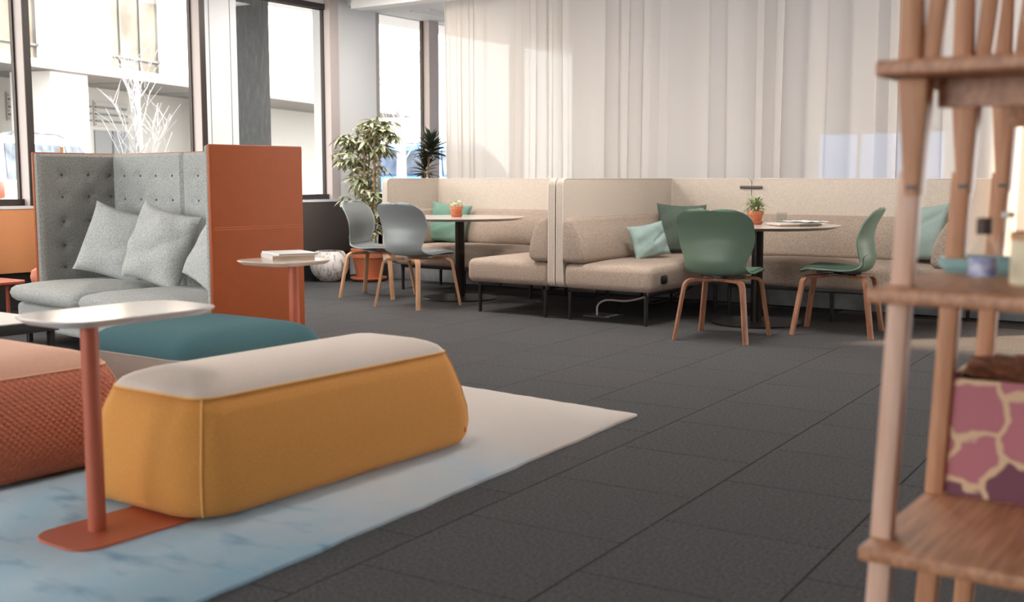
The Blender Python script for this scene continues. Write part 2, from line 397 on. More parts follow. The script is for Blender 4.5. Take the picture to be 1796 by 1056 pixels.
# left glass wall: X = -8.7
XW = -8.7
def window(n, y0, y1, head, sill=.9):
    w = thing('window_%d' % n, None, None, (XW, (y0+y1)/2, sill)); w['kind'] = 'structure'
    bm = B()
    box(bm, XW-.06, XW+.04, y0, y1, sill-.06, sill); box(bm, XW-.06, XW+.02, y0, y1, head, head+.06)
    obj('window_frame', bm, 'cap', w, world=True, smooth=False)
    obj('pane', bx(XW-.03, XW-.018, y0, y1, sill, head), 'glass', w, world=True, smooth=False)
    return w
def mullion(n, y0, y1, head=2.93, d=.13, capw=None, sill=.84):
    t = thing('trim_%d' % n, None, None, (XW, (y0+y1)/2, sill)); t['kind'] = 'structure'
    obj('mullion', bx(XW-.06, XW+d-.012, y0, y1, sill, head), 'mull', t, world=True, smooth=False)
    if capw: obj('mullion_cap', bx(XW+d-.012, XW+d, y0-.002, y1+.002, sill, head), 'cap', t, world=True, smooth=False)
    obj('gasket', bx(XW-.04, XW, y0-.016, y0-.001, sill, head), 'cap', t, world=True, smooth=False)
    return t
struct('wall_left', bx(XW-.12, XW, -6.2, 14.2, 0, .84), 'darkfelt')
window(1, -6.0, 5.28, 2.93); window(2, 5.28, 7.08, 2.93); window(3, 7.5, 8.85, 2.86); window(4, 9.66, 10.55, 2.93); window(5, 10.55, 14.1, 2.93)
mullion(3, 5.25, 5.305, 3.0, .13, 1); mullion(4, 7.04, 7.095, 3.0, .13, 1); mullion(5, 8.80, 8.93, 2.99, .1); mullion(6, 10.46, 10.64, 2.93, .1)
for k, y in enumerate((-4, -2, 0, 1.8, 3.55)): mullion(10+k, y, y+.09, 3.0, .13, 1)
mullion(15, 12.3, 12.45, 2.93, .1)
t = thing('trim_7', None, None, (XW, 7.36, 0)); t['kind'] = 'structure'
obj('cladding', bx(XW-.06, XW+.06, 7.10, 7.54, .84, 3.0), 'silver', t, world=True, smooth=False)
obj('joint', bx(XW+.06, XW+.062, 7.20, 7.206, .84, 3.0), 'line', t, world=True, smooth=False)
obj('joint', bx(XW+.06, XW+.062, 7.455, 7.461, .84, 3.0), 'line', t, world=True, smooth=False)
struct('wall_column', bx(XW-.3, XW+.02, 8.93, 9.6, 0, 2.99), 'white', smooth=False)
struct('trim_8', bx(XW-.3, XW+.0, 9.6, 9.68, 0, 2.93), 'jamb', smooth=False)
struct('trim_9', bx(XW-.04, XW+.005, 7.54, 8.80, 2.86, 2.99), 'white', smooth=False)
# heater covers along the glass wall
def heater(y0, y1, m, label, z0=.3):
    t = thing('heater_cover', label, 'heater', (-8.6, (y0+y1)/2, 0))
    obj('plinth', bx(-8.69, -8.62, y0, y1, 0, z0), 'black', t, world=True, smooth=False)
    obj('front_panel', bx(-8.69, -8.56, y0, y1, z0, .82, bev=.006), m, t, world=True)
    obj('top_rail', bx(-8.69, -8.555, y0, y1, .822, .845), 'silver', t, world=True, smooth=False)
heater(3.4, 5.9, 'tan', 'tan orange heater cover below the window behind the grey sofa')
heater(6.6, 9.06, 'darkfelt', 'dark brown heater cover behind the marbled vase', .27)
# raised concrete platform behind the booths
struct('trim_16', bx(-8.0, 2.5, 9.0, 14.1, 0, .18, bev=.006), 'concrete')
# ceiling vent behind the curtain
v = thing('ceiling_vent', 'white slotted air vent in the ceiling beside the curtain', 'vent', (-8.15, 10.4, 2.93))
bm = B(); a0, a1, b0, b1 = -8.3, -8.02, 9.75, 11.3
for q in ((a0, a1, b0, b0+.03), (a0, a1, b1-.03, b1), (a0, a0+.03, b0+.03, b1-.03), (a1-.03, a1, b0+.03, b1-.03)): box(bm, *q, 2.915, 2.93)
obj('vent_frame', bm, 'white', v, world=True, smooth=False)
obj('duct', bx(a0+.03, a1-.03, b0+.03, b1-.03, 2.9275, 2.93), 'line', v, world=True, smooth=False)
y = b0+.06
while y < b1-.06:
    s = obj('slat', bx(a0+.03, a1-.03, y, y+.022, 2.914, 2.927), 'white', v, world=True, smooth=False); y += .06

# ------------------------------------------------------------------ sheer curtain
def curtain():
    t = thing('sheer_curtain', 'long white sheer curtain hanging in soft folds behind the beige booths', 'curtain', (-4.4, 9.3, 2.9))
    rnd = random.Random(3); x0, x1 = -7.46, -.6; xs = []; x = x0; ph = 0; 
    n = 1500; bm = B(); rows = (.19, .7, 1.3, 2.0, 2.6, 2.895); grid = []
    f1 = [rnd.uniform(0, 6.28) for _ in range(8)]
    pts = []
    for i in range(n+1):
        u = x0+(x1-x0)*i/n
        k = u-x0
        wl = 22+16*math.exp(-k*1.1)        # folds are tighter at the drawn end
        ph += wl*(x1-x0)/n*(1+.45*math.sin(k*5.3+f1[0])+.3*math.sin(k*11.7+f1[1]))
        amp = .026*(1+.45*math.sin(k*3.1+f1[2])+.35*math.sin(k*7.7+f1[3]))
        pts.append((u, ph, amp))
    for z in rows:
        h = (z-.19)/2.7; row = []
        for u, p, a in pts:
            aa = a*(1-.3*h); d = math.sin(p)+.28*math.sin(2.3*p+f1[4]+.5*h)
            row.append(bm.verts.new((u+.022*math.sin(2*p+.6)*(1-.2*h)+.012*math.sin(u*4+h*2), 9.3+aa*d, z)))
        grid.append(row)
    for a, b in zip(grid, grid[1:]):
        for i in range(n): bm.faces.new((a[i], a[i+1], b[i+1], b[i]))
    obj('cloth', bm, 'sheer', t, world=True, ang=180)
    obj('curtain_track', bx(-7.5, -.55, 9.28, 9.32, 2.9, 2.93), 'white', t, world=True, smooth=False)
curtain()
# blue tinted window in the far wall, glimpsed through the sheer
t = thing('window_6', None, None, (-4.37, 14.1, .5)); t['kind'] = 'structure'
obj('pane', bx(-5.2, -3.55, 14.16, 14.17, .5, 1.63), 'blueglass', t, world=True, smooth=False)
for x in (-5.2, -4.66, -4.1, -3.59): obj('glazing_bar', bx(x, x+.04, 14.1, 14.19, .5, 1.63), 'silver', t, world=True, smooth=False)

# unseen fill lamps added at the ceiling to brighten the lounge
for k, (x, y) in enumerate(((-6.6, 6.4), (-3.4, 6.4), (-6.6, 2.6), (-3.2, 2.6), (-7.5, 8.1))):
    t = thing('fill_light', 'flat square white fill lamp added unseen above '+('the left round table', 'the right round table', 'the floor behind the grey sofa', 'the rug', 'the tall leafy plant')[k], 'lamp', (x, y, 2.989), 0, 'added fill lamps over the lounge')
    bm = B(); box(bm, -.45, .45, -.45, -.43, -.03, 0); box(bm, -.45, .45, .43, .45, -.03, 0); box(bm, -.45, -.43, -.43, .43, -.03, 0); box(bm, .43, .45, -.43, .43, -.03, 0)
    obj('frame', bm, 'white', t, smooth=False)
    obj('fill_diffuser', bx(-.43, .43, -.43, .43, -.012, -.002), 'fill_diffuser', t, smooth=False)
    ld = bpy.data.lights.new('fill_panel_light', 'AREA'); ld.size = .84; ld.energy = 14 if y > 7 else 30 if y > 4 else 4; ld.color = (1, .95, .88)
    lo = bpy.data.objects.new('fill_panel_light', ld); COL.objects.link(lo); lo.parent = t; lo.location = (0, 0, -.034)

# ------------------------------------------------------------------ outside
struct('street', bx(-60, -8.95, -30, 60, -.3, -.12), 'asphalt', smooth=False)
struct('canopy', bx(-9.85, -8.76, -6, 16, 3.04, 3.3), 'white', smooth=False)
pl_ = thing('stone_pillar', 'dark scratched stone pillar just outside the middle window', 'pillar', (-9.45, 8.3, -.12))
obj('shaft', bx(-9.75, -9.4, 8.13, 8.5, -.12, 3.04), 'stone', pl_, world=True, smooth=False)
obj('side_slab', bx(-9.78, -9.42, 8.505, 8.68, -.12, 3.04), 'stone', pl_, world=True, smooth=False)

fb = thing('office_building', 'overexposed white building with overhanging upper floor across the street', 'building', (-24, 16.6, -.12), math.radians(17.3))
# local frame: x = towards us, y = along the street (s); front face of upper floor at x = 0
def fbx(name, x0, x1, s0, s1, z0, z1, m, parent=None, **k):
    return obj(name, bx(x0, x1, s0, s1, z0+.12, z1+.12, **k), m, parent or fb, smooth=False)
fbx('upper_wall', -.3, 0, -20, -3.9, 3.62, 12, 'facade'); fbx('upper_wall', -.3, 0, -1.82, .55, 3.62, 12, 'facade'); fbx('upper_wall', -.3, 0, 2.72, 20, 3.62, 12, 'facade')
fbx('upper_wall', -.3, 0, -3.9, -1.82, 3.62, 3.74, 'facade'); fbx('upper_wall', -.3, 0, .55, 2.72, 3.62, 3.78, 'facade')
fbx('upper_wall', -.3, 0, -3.9, -1.82, 6.2, 12, 'facade'); fbx('upper_wall', -.3, 0, .55, 2.72, 6.2, 12, 'facade')
for s0, s1, z0 in ((-3.9, -1.82, 3.74), (.55, 2.72, 3.78)):
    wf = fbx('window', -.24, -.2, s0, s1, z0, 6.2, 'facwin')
    for q in (.25, .62):
        fbx('glazing_bar', -.2, -.16, s0+(s1-s0)*q, s0+(s1-s0)*q+.05, z0, 6.2, 'facframe', wf)
    fbx('rail', -.2, -.14, s0, s1, z0+.3, z0+.35, 'facframe', wf)
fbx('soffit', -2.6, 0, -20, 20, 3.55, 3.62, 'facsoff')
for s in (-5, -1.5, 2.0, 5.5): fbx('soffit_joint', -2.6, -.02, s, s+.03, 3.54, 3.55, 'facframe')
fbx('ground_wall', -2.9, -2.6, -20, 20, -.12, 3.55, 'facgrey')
fbx('pillar', -1.5, -.35, -1.25, .05, -.12, 3.55, 'facade'); fbx('pillar', -1.5, -.35, 7, 8.3, -.12, 3.55, 'facade')
for s0, s1 in ((-5.3, -4.1), (-4.0, -2.8), (-2.7, -1.5), (-.2, 1.3), (1.5, 2.95), (3.05, 4.5)):
    lv = fbx('louvre_panel', -2.6, -2.56, s0, s1, 2.5, 3.2, 'louver')
    for k in range(7): fbx('louvre_slat', -2.56, -2.52, s0+.03, s1-.03, 2.53+k*.094, 2.58+k*.094, 'facframe' if k % 2 else 'louver', lv)
for s0, s1 in ((-5.3, -4.1), (-4.0, -2.8), (-2.7, -1.5), (3.05, 4.5)):
    dw = fbx('shop_window', -2.6, -2.56, s0, s1, .4, 2.4, 'facsoff'); fbx('glazing_bar', -2.56, -2.53, (s0+s1)/2, (s0+s1)/2+.05, .4, 2.4, 'facframe', dw)

def car(name, label, loc, rz, paint):
    t = thing(name, label, 'car', loc, rz)
    # local: +y forward, x across; lower body and cabin lofted across the width
    def slab(outline, w0, w1, bm=None):
        bm = bm or B(); n = len(outline)
        rings = []
        for x, sc in ((-w0, .94), (-w0+.08, 1), (w0-.08, 1), (w0, .94)):
            cy = sum(p[0] for p in outline)/n; cz = sum(p[1] for p in outline)/n
            rings.append([Vector((x, cy+(y-cy)*sc, cz+(z-cz)*sc)) for y, z in outline])
        return loft(bm, rings)
    body = [(-2.3, .5), (-2.32, .75), (-2.28, 1.0), (-2.2, 1.1), (.85, 1.06), (1.6, 1.0), (2.15, .9), (2.3, .75), (2.3, .45), (2.1, .32), (-2.15, .32)]
    obj('body', slab(body, .92, .92), paint, t, ang=35)
    def trap(y0b, y1b, y0t, y1t, zb, zt, wb, wt, bm=None):
        bm = bm or B()
        r0 = rrect(2*wb, y1b-y0b, .1, 4, 0, (y0b+y1b)/2, zb); r1 = rrect(2*wt, y1t-y0t, .14, 4, 0, (y0t+y1t)/2, zt); r2 = rrect(2*wt-.12, y1t-y0t-.16, .14, 4, 0, (y0t+y1t)/2, zt+.05)
        return loft(bm, [r0, r1, r2])
    obj('cabin', trap(-2.2, .95, -1.95, .1, 1.06, 1.68, .88, .72), paint, t, ang=40)
    for sx in (1, -1):
        for ya, yb, ta, tb in ((-2.02, -1.3, -1.86, -1.3), (-1.2, -.42, -1.2, -.42), (-.32, .72, -.32, .12)):
            xb, xt = .885, .745
            ring = [Vector((sx*xb, ya, 1.12)), Vector((sx*xb, yb, 1.12)), Vector((sx*xt, tb, 1.62)), Vector((sx*xt, ta, 1.62))]
            obj('side_window', loft(B(), [ring, [p+Vector((sx*.012, 0, .004)) for p in ring]]), 'carglass', t, smooth=False)
        obj('roof_rail', tube(B(), [(sx*.62, -1.8, 1.72), (sx*.62, -1.4, 1.79), (sx*.62, -.3, 1.79), (sx*.62, .1, 1.7)], .022, 6), 'carglass', t)
        obj('tail_lamp', bx(*sorted((sx*.93, sx*.74)), -2.34, -2.14, .86, 1.1, bev=.03), 'redlamp', t)
        obj('head_lamp', bx(*sorted((sx*.9, sx*.6)), 2.12, 2.29, .68, .82, bev=.03), 'bookcover', t)
        for y in (-1.4, 1.45):
            bm = B(); lathe(bm, [(.2, -.11), (.34, -.1), (.36, -.06), (.36, .06), (.34, .1), (.2, .11)], 24)
            bm.transform(Matrix.Translation((sx*.84, y, .36)) @ Matrix.Rotation(PI/2, 4, 'Y'))
            wl = obj('wheel', bm, 'tyre', t)
            bm = B(); lathe(bm, [(.2, -.125), (.19, .125)], 16); bm.transform(Matrix.Translation((sx*.84, y, .36)) @ Matrix.Rotation(PI/2, 4, 'Y'))
            obj('hub', bm, 'silver', wl)
    ring = [Vector((-.74, -2.17, 1.14)), Vector((.74, -2.17, 1.14)), Vector((.6, -1.99, 1.6)), Vector((-.6, -1.99, 1.6))]
    obj('rear_window', loft(B(), [ring, [p+Vector((0, -.03, .004)) for p in ring]]), 'carglass', t, smooth=False)
    ring = [Vector((-.76, .93, 1.12)), Vector((.76, .93, 1.12)), Vector((.62, .17, 1.62)), Vector((-.62, .17, 1.62))]
    obj('windscreen', loft(B(), [ring, [p+Vector((0, .03, .02)) for p in ring]]), 'carglass', t, smooth=False)
    obj('rear_bumper', bx(-.9, .9, -2.4, -2.2, .42, .62, bev=.04), 'silver', t)
    return t
car('car', 'white estate car parked outside the leftmost window', (-16.2, 9.95, -.06), math.radians(27), 'carwhite')
car('car', 'blue car parked outside behind the tall leafy plant', (-14.6, 18.6, -.0), math.radians(8), 'carblue')

def bare_tree(label, loc, h, seed, lean=0):
    rnd = random.Random(seed); t = thing('bare_tree', label, 'tree', loc); tr = B(); br = B()
    tube(tr, [(0, 0, 0), (.02, .01, h*.3), (.0, .03, h*.55), (.05, .0, h)], [.11, .09, .06, .02], 8)
    for k in range(30):
        z = h*(.3+.6*rnd.random()); a = rnd.random()*2*PI; l = h*.35*(1.1-z/h)+.2
        p0 = Vector((.02, .02, z)); d = Vector((math.cos(a)*.55, math.sin(a)*.55, .8))
        p1 = p0+d*l*.5; p2 = p0+d*l+Vector((0, 0, l*.2))
        tube(br, [p0, p1, p2], [.014, .008, .004], 5)
        for q in range(3):
            f = rnd.uniform(.4, .9); s = p0.lerp(p2, f); e = s+Vector((rnd.uniform(-.25, .25), rnd.uniform(-.25, .25), .3))
            tube(br, [s, s.lerp(e, .5)+Vector((.02, 0, .02)), e], [.006, .004, .002], 4)
    obj('trunk', tr, 'bark', t); obj('branches', br, 'bark', t)['kind'] = 'stuff'
bare_tree('slender bare street tree outside the window behind the grey sofa', (-13, 9.55, -.12), 2.7, 4)
bare_tree('bare street tree with thin twigs seen past the bronze mullion', (-13.2, 15.2, -.12), 4.2, 9)

# ------------------------------------------------------------------ high-back grey sofa
def felt_panel(x0, x1, y0, y1, z0, z1, face, dims, rad=.007):
    """padded panel; the face 'face' (+x,-x,-y) is a grid with button dents"""
    bm = B(); nu, nv = 40, 60
    if face == 'x':
        P = lambda u, v, d: Vector((x1-d, y0+(y1-y0)*u, z0+(z1-z0)*v)); Q = lambda u, v: Vector((x0, y0+(y1-y0)*u, z0+(z1-z0)*v)); W = y1-y0
    else:
        P = lambda u, v, d: Vector((x0+(x1-x0)*u, y0+d, z0+(z1-z0)*v)); Q = lambda u, v: Vector((x0+(x1-x0)*u, y1, z0+(z1-z0)*v)); W = x1-x0
    H = z1-z0
    def depth(u, v):
        d = 0
        for bu, bv in dims:
            r2 = ((u-bu)*W)**2+((v-bv)*H)**2; d += .014*math.exp(-r2/(2*.022**2))
            d += .004*math.exp(-(((u-bu)*W)**2)/(2*.05**2)-((v-bv)*H)**2/(2*.014**2))
        e = min(u*W, (1-u)*W, v*H, (1-v)*H); d += .02*max(0, 1-e/.025)**2
        return d
    g = [[bm.verts.new(P(i/nu, j/nv, depth(i/nu, j/nv))) for i in range(nu+1)] for j in range(nv+1)]
    for j in range(nv):
        for i in range(nu): bm.faces.new((g[j][i], g[j][i+1], g[j+1][i+1], g[j+1][i]))
    edge = [(i, 0) for i in range(nu)]+[(nu, j) for j in range(nv)]+[(i, nv) for i in range(nu, 0, -1)]+[(0, j) for j in range(nv, 0, -1)]
    back = [bm.verts.new(Q(i/nu, j/nv)) for i, j in edge]; n = len(edge)
    for k in range(n):
        a, b = edge[k], edge[(k+1) % n]
        bm.faces.new((g[a[1]][a[0]], g[b[1]][b[0]], back[(k+1) % n], back[k]))
    bm.faces.new(back)
    pts = [P(bu, bv, depth(bu, bv)-.002) for bu, bv in dims]
    return bm, pts
def cushion(bm, x0, x1, y0, y1, z0, z1, crown=.03, r=.05, sag=0, seed=0, nx=26, ny=26):
    """soft seat cushion: rounded block with a domed top"""
    rings = []; W, L = x1-x0, y1-y0; cx, cy = (x0+x1)/2, (y0+y1)/2
    rr = min(r, (z1-z0)/2)
    for k in range(7):
        a = -PI/2+PI*k/6
        rings.append(rrect(W-2*(rr-rr*math.cos(a)), L-2*(rr-rr*math.cos(a)), .06, 6, cx, cy, (z0+rr if k < 3 else z1-rr if k > 3 else (z0+z1)/2)+rr*math.sin(a)))
    top = rings[-1]
    for f, hgt in ((.85, .45), (.6, .8), (.3, .96), (.08, 1)):
        rings.append([Vector((cx+(p.x-cx)*f, cy+(p.y-cy)*f, z1+crown*hgt)) for p in top])
    loft(bm, rings)
    for v in bm.verts: v.co += Vector((0, 0, .004*wob(v.co, 2, seed)))
    return bm
sx0, sx1, sy0, sy1 = -6.875, -4.825, 4.14, 4.76
so = thing('high_back_sofa', 'grey felt sofa with tall buttoned sides and orange leather outer panels', 'sofa', ((sx0+sx1)/2, (sy0+sy1)/2, 0))
D = [(u, v) for v in (.46, .60, .745, .875) for u in (.28, .60, .87)]
D2 = D+[(u, .33) for u in (.28, .6)]
bm, pts = felt_panel(sx0+.02, sx0+.075, sy0, sy1-.03, .1, 1.235, 'x', D2); lp = obj('side_panel', bm, 'greyfelt_shade', so, world=True)
for p in pts: b = B(); bmesh.ops.create_uvsphere(b, u_segments=8, v_segments=6, radius=.009); b.transform(Matrix.Translation(p)); obj('button', b, 'button', lp, world=True)
xm = -5.93
for a, b_ in ((sx0+.08, xm-.002), (xm+.002, sx1-.06)):
    bm, pts = felt_panel(a, b_, sy1-.1, sy1-.02, .1, 1.235, 'y', [(u, v) for v in (.73, .87) for u in (.16, .4, .62, .85)]); bp_ = obj('back_panel', bm, 'greyfelt', so, world=True)
    for p in pts: b = B(); bmesh.ops.create_uvsphere(b, u_segments=8, v_segments=6, radius=.008); b.transform(Matrix.Translation(p)); obj('button', b, 'button', bp_, world=True)
rp = obj('side_panel', bx(sx1-.055, sx1-.022, sy0, sy1-.02, .1, 1.25, bev=.012, seg=3), 'greyfelt', so, world=True)
for xa, xb in ((sx1-.02, sx1+.012), (sx0-.012, sx0+.018)):
    top = 1.255 if xa > -5 else 1.243
    lth = obj('leather_panel', bx(xa, xb, sy0-.005, sy1, .09, top, bev=.008, seg=3), 'leather', so, world=True)
    lth['label'] = 'orange cognac leather outer panel'
    for k in range(2):
        b = B(); xx = xb if xa > -5 else xa
        box(b, xx-.0015, xx+.0015, sy0+.01, sy1-.01, .80-k*.012, .8025-k*.012); obj('stitching', b, 'stitch', lth, world=True, smooth=False)
obj('leather_panel', bx(sx0+.02, sx1-.02, sy1-.018, sy1, .09, 1.243, bev=.006), 'leather', so, world=True)
obj('seat_base', bx(sx0+.08, sx1-.06, 3.95, sy1-.1, .1, .27, bev=.03, seg=4), 'greyfelt', so, world=True)
cw = (sx1-.06-(sx0+.08))/2; cuts = [sx0+.075, -5.9, -4.99+.11]
for k in range(2):
    a, b_ = cuts[k], cuts[k+1]
    bm = B(); cushion(bm, a+.003, b_-.003, 3.89, sy1-.1, .275, .385, .035, .055, seed=k); obj('seat_cushion', bm, 'greyfelt', so, world=True)
for x in (sx0+.1, sx1-.1):
    for y in (4.02, 4.68): obj('foot', lathe(B(), [(.02, 0), (.02, .1)], 12, (x, y, 0)), 'metalblack', so, world=True)

so.rotation_euler = (0, 0, math.radians(-6.2))
# ------------------------------------------------------------------ pillows
def pillow_bm(w, h, t, seed=0, wr=.006, pinch=.09):
    bm = B(); n = 26; rnd = random.Random(seed); side = []
    ph = [rnd.uniform(0, 6) for _ in range(6)]
    for s in (1, -1):
        g = []
        for j in range(n+1):
            row = []
            for i in range(n+1):
                u, v = -1+2*i/n, -1+2*j/n
                x = w/2*u*(1-pinch*(1-v*v)*abs(u)**2); z = h/2*v*(1-pinch*(1-u*u)*abs(v)**2)
                d = max(0, (1-u*u)*(1-v*v)); y = t/2*d**.42
                edge = min(1, d*3)
                y += edge*wr*(math.sin(4*u+2.6*v+ph[0])+math.sin(7*v-3*u+ph[1])*.8+math.sin(11*u*v+ph[2])*.6)
                y -= edge*wr*2.2*math.exp(-((v*.9-u*.5+.25*math.sin(ph[3]))/.1)**2)*(1 if u > 0 else .3)
                row.append((x, s*y, z))
            g.append(row)
        side.append(g)
    V = {}
    def vt(s, i, j):
        k = (0, i, j) if i in (0, n) or j in (0, n) else (s, i, j)
        if k not in V: V[k] = bm.verts.new(side[s][j][i])
        return V[k]
    for s in (0, 1):
        for j in range(n):
            for i in range(n):
                q = [vt(s, i, j), vt(s, i+1, j), vt(s, i+1, j+1), vt(s, i, j+1)]
                bm.faces.new(q if s == 1 else q[::-1])
    return bm
def pillow(label, group, m, loc, w, h, t, yaw, tilt=0, roll=0, seed=0, wr=.006, pip=None):
    o = obj('pillow', pillow_bm(w, h, t, seed, wr), m, ang=60)
    Rm = Matrix.Rotation(yaw, 4, 'Z') @ Matrix.Rotation(tilt, 4, 'X') @ Matrix.Rotation(roll, 4, 'Y')
    o.matrix_world = Matrix.Translation(loc) @ Rm
    tag(o, label, 'pillow', group); return o
G = 'pillows on the grey sofa'
pillow('grey felt pillow leaning in the left corner of the grey sofa', G, 'p_grey', (-6.36, 4.50, .64), .5, .48, .2, math.radians(28), math.radians(-16), math.radians(15), 1)
pillow('grey felt pillow in the middle of the grey sofa with deep creases', G, 'p_grey', (-5.82, 4.42, .645), .52, .5, .2, math.radians(6), math.radians(-16), math.radians(11), 2, .008)
pillow('grey felt pillow half hidden behind the orange leather panel', G, 'p_grey', (-5.17, 4.36, .62), .5, .48, .2, math.radians(0), math.radians(-18), math.radians(24), 3)

# ------------------------------------------------------------------ rug and ottomans
rg = B()
c = [Vector((-2.41, 4.385, 0)), Vector((-4.46, 4.555, 0)), Vector((-4.46, .66, 0)), Vector((-2.125, .47, 0))]
ctr = Vector((-3.4, 2.5, 0)); e = []
for a, b_ in zip(c, c[1:]+c[:1]):
    for k in range(40):
        p = a.lerp(b_, k/40); nrm = (b_-a).normalized().cross(Vector((0, 0, 1))); e.append(p+nrm*.006*math.sin(k*1.7)*math.sin(k*.6)-ctr)
loft(rg, [[p for p in e], [p+Vector((0, 0, .008)) for p in e], [p*.997+Vector((0, 0, .012)) for p in e]])
r_ = obj('rug', rg, 'rug', ang=50); r_.location = ctr; tag(r_, 'pale blue and cream mottled rug under the ottomans', 'rug')

def ottoman(name, label, cx, cy, w, l, h, zs, mt, ms, mst, rz=0, quilt=False, base=.02, tagside=None, prof=None, crown=1.0):
    t = thing(name, label, 'ottoman', (cx, cy, .012), rz, 'ottomans on the rug')
    r0 = .16
    prof = prof or [(-.03, base-.008), (-.012, base-.004), (.004, base+.02), (.012, base+.07), (.008, base+.13), (-.016, .23), (-.052, .32), (-.082, zs)]
    R = [rrect(w+2*o, l+2*o, max(.06, r0+o), 8, 0, 0, z) for o, z in prof]
    obj('side_cover', loft(B(), R), ms, t, ang=70)
    o0 = prof[-1][0]; dz = h-zs
    TP = [(o0, zs), (o0-.008, zs+.18*dz), (o0-.022, zs+.38*dz), (o0-.045, zs+.58*dz), (o0-.08, zs+.77*dz), (o0-.125, zs+.91*dz), (o0-.175, zs+.98*dz)]
    R = [rrect(w+2*o, l+2*o, max(.06, r0+o), 8, 0, 0, z) for o, z in TP]
    R.append([Vector((p.x*.5, p.y*.8, h)) for p in R[-1]])
    obj('top_cushion', loft(B(), R), mt, t, ang=70)
    ring = rrect(w+2*o0+.003, l+2*o0+.003, r0+o0, 8, 0, 0, zs); obj('seam', tube(B(), ring+[ring[0]], .0035, 6), mst, t)
    # upright seams at the corners
    for sx, sy in ((1, -1), (-1, -1), (1, 1), (-1, 1)):
        pts = []
        for o, z in prof[1:]:
            q = max(.06, r0+o); a = .7071
            pts.append((sx*(w/2+o-q+q*a+.001), sy*(l/2+o-q+q*a+.001), z))
        obj('corner_seam', tube(B(), pts, .0035, 6), mst, t)
    for sx, sy in ((1, -1), (-1, -1), (1, 1), (-1, 1)):
        obj('glide', lathe(B(), [(.02, 0), (.02, base-.006)], 10, (sx*(w/2-.16), sy*(l/2-.16), 0)), 'black', t)
    if tagside:
        x, y, rz_ = tagside; b = bx(-.0025, .0025, -.013, .013, 0, .05); b.transform(Matrix.Translation((x, y, .06)) @ Matrix.Rotation(rz_, 4, 'Z')); obj('fabric_tag', b, 'redtag', t, smooth=False)
    return t
ottoman('ottoman', 'long mustard ottoman with a cream top nearest the camera on the rug', -2.99, 2.84, .65, 1.41, .44, .375, 'ytop', 'yside', 'ystitch', 0, tagside=(.318, .611, .5))
ottoman('ottoman', 'rust leather ottoman with a quilted side at the left edge of the rug', -4.01, 2.245, .90, .74, .43, .365, 'rtop', 'quilt', 'rstitch', 0, tagside=(.452, -.24, 0))
ottoman('ottoman', 'teal topped ottoman with a pale grey side between sofa and mustard ottoman', -3.95, 3.22, .82, .84, .43, .33, 'teal', 'paleside', 'paleside', 0,
        prof=[(-.05, .012), (-.025, .014), (-.004, .04), (.008, .09), (.006, .15), (-.008, .24), (-.02, .33)])

# ------------------------------------------------------------------ laptop side tables
def side_table(label, x0, x1, y0, y1, px, py, bx0, bx1, by0, by1, m, z=.66, zb=.0, r=.11):
    t = thing('side_table', label, 'table', (px, py, zb))
    cx, cy = (x0+x1)/2, (y0+y1)/2; w, l = x1-x0, y1-y0
    obj('tabletop', loft(B(), [rrect(w-.05, l-.05, r-.02, 8, cx, cy, z-.022), rrect(w-.004, l-.004, r, 8, cx, cy, z-.007), rrect(w, l, r, 8, cx, cy, z-.004), rrect(w-.003, l-.003, r, 8, cx, cy, z)]), m, t, world=True, ang=25)
    obj('pole', lathe(B(), [(.026, zb+.007), (.026, z-.022)], 20, (px, py, 0)), 'coral', t, world=True)
    cx, cy = (bx0+bx1)/2, (by0+by1)/2
    obj('base_plate', loft(B(), [rrect(bx1-bx0, by1-by0, .08, 8, cx, cy, zb), rrect(bx1-bx0, by1-by0, .08, 8, cx, cy, zb+.005), rrect(bx1-bx0-.004, by1-by0-.004, .08, 8, cx, cy, zb+.007)]), 'coral', t, world=True, ang=25)
    return t
side_table('coral metal side table with pale top beside the mustard ottoman', -3.18, -2.83, 1.83, 2.41, -2.905, 1.945, -3.03, -2.76, 1.79, 2.25, 'whitetop', zb=.0125)
side_table('coral metal side table carrying books beside the orange leather panel', -4.42, -4.02, 3.76, 4.15, -4.115, 3.92, -4.4, -4.06, 3.80, 4.18, 'ashlaminate', zb=.0125)
def book(label, loc, w, l, h, rz, group, cover='bookcover'):
    t = thing('book', label, 'book', loc, rz, group)
    obj('page_block', bx(-w/2+.004, w/2-.003, -l/2+.004, l/2-.004, .002, h-.002), 'pages', t, smooth=False)
    bm = B(); box(bm, -w/2, w/2, -l/2, l/2, 0, .002); box(bm, -w/2, w/2, -l/2, l/2, h-.002, h); box(bm, -w/2, -w/2+.002, -l/2, l/2, .002, h-.002)
    obj('cover', bm, cover, t, smooth=False)
    return t
book('thick white book at the bottom of the pile on the coral side table', (-4.27, 4.03, .661), .22, .27, .022, math.radians(60), 'books on the side table')
book('thin white book lying on top of the pile on the coral side table', (-4.26, 4.035, .684), .21, .27, .010, math.radians(66), 'books on the side table', 'paper')

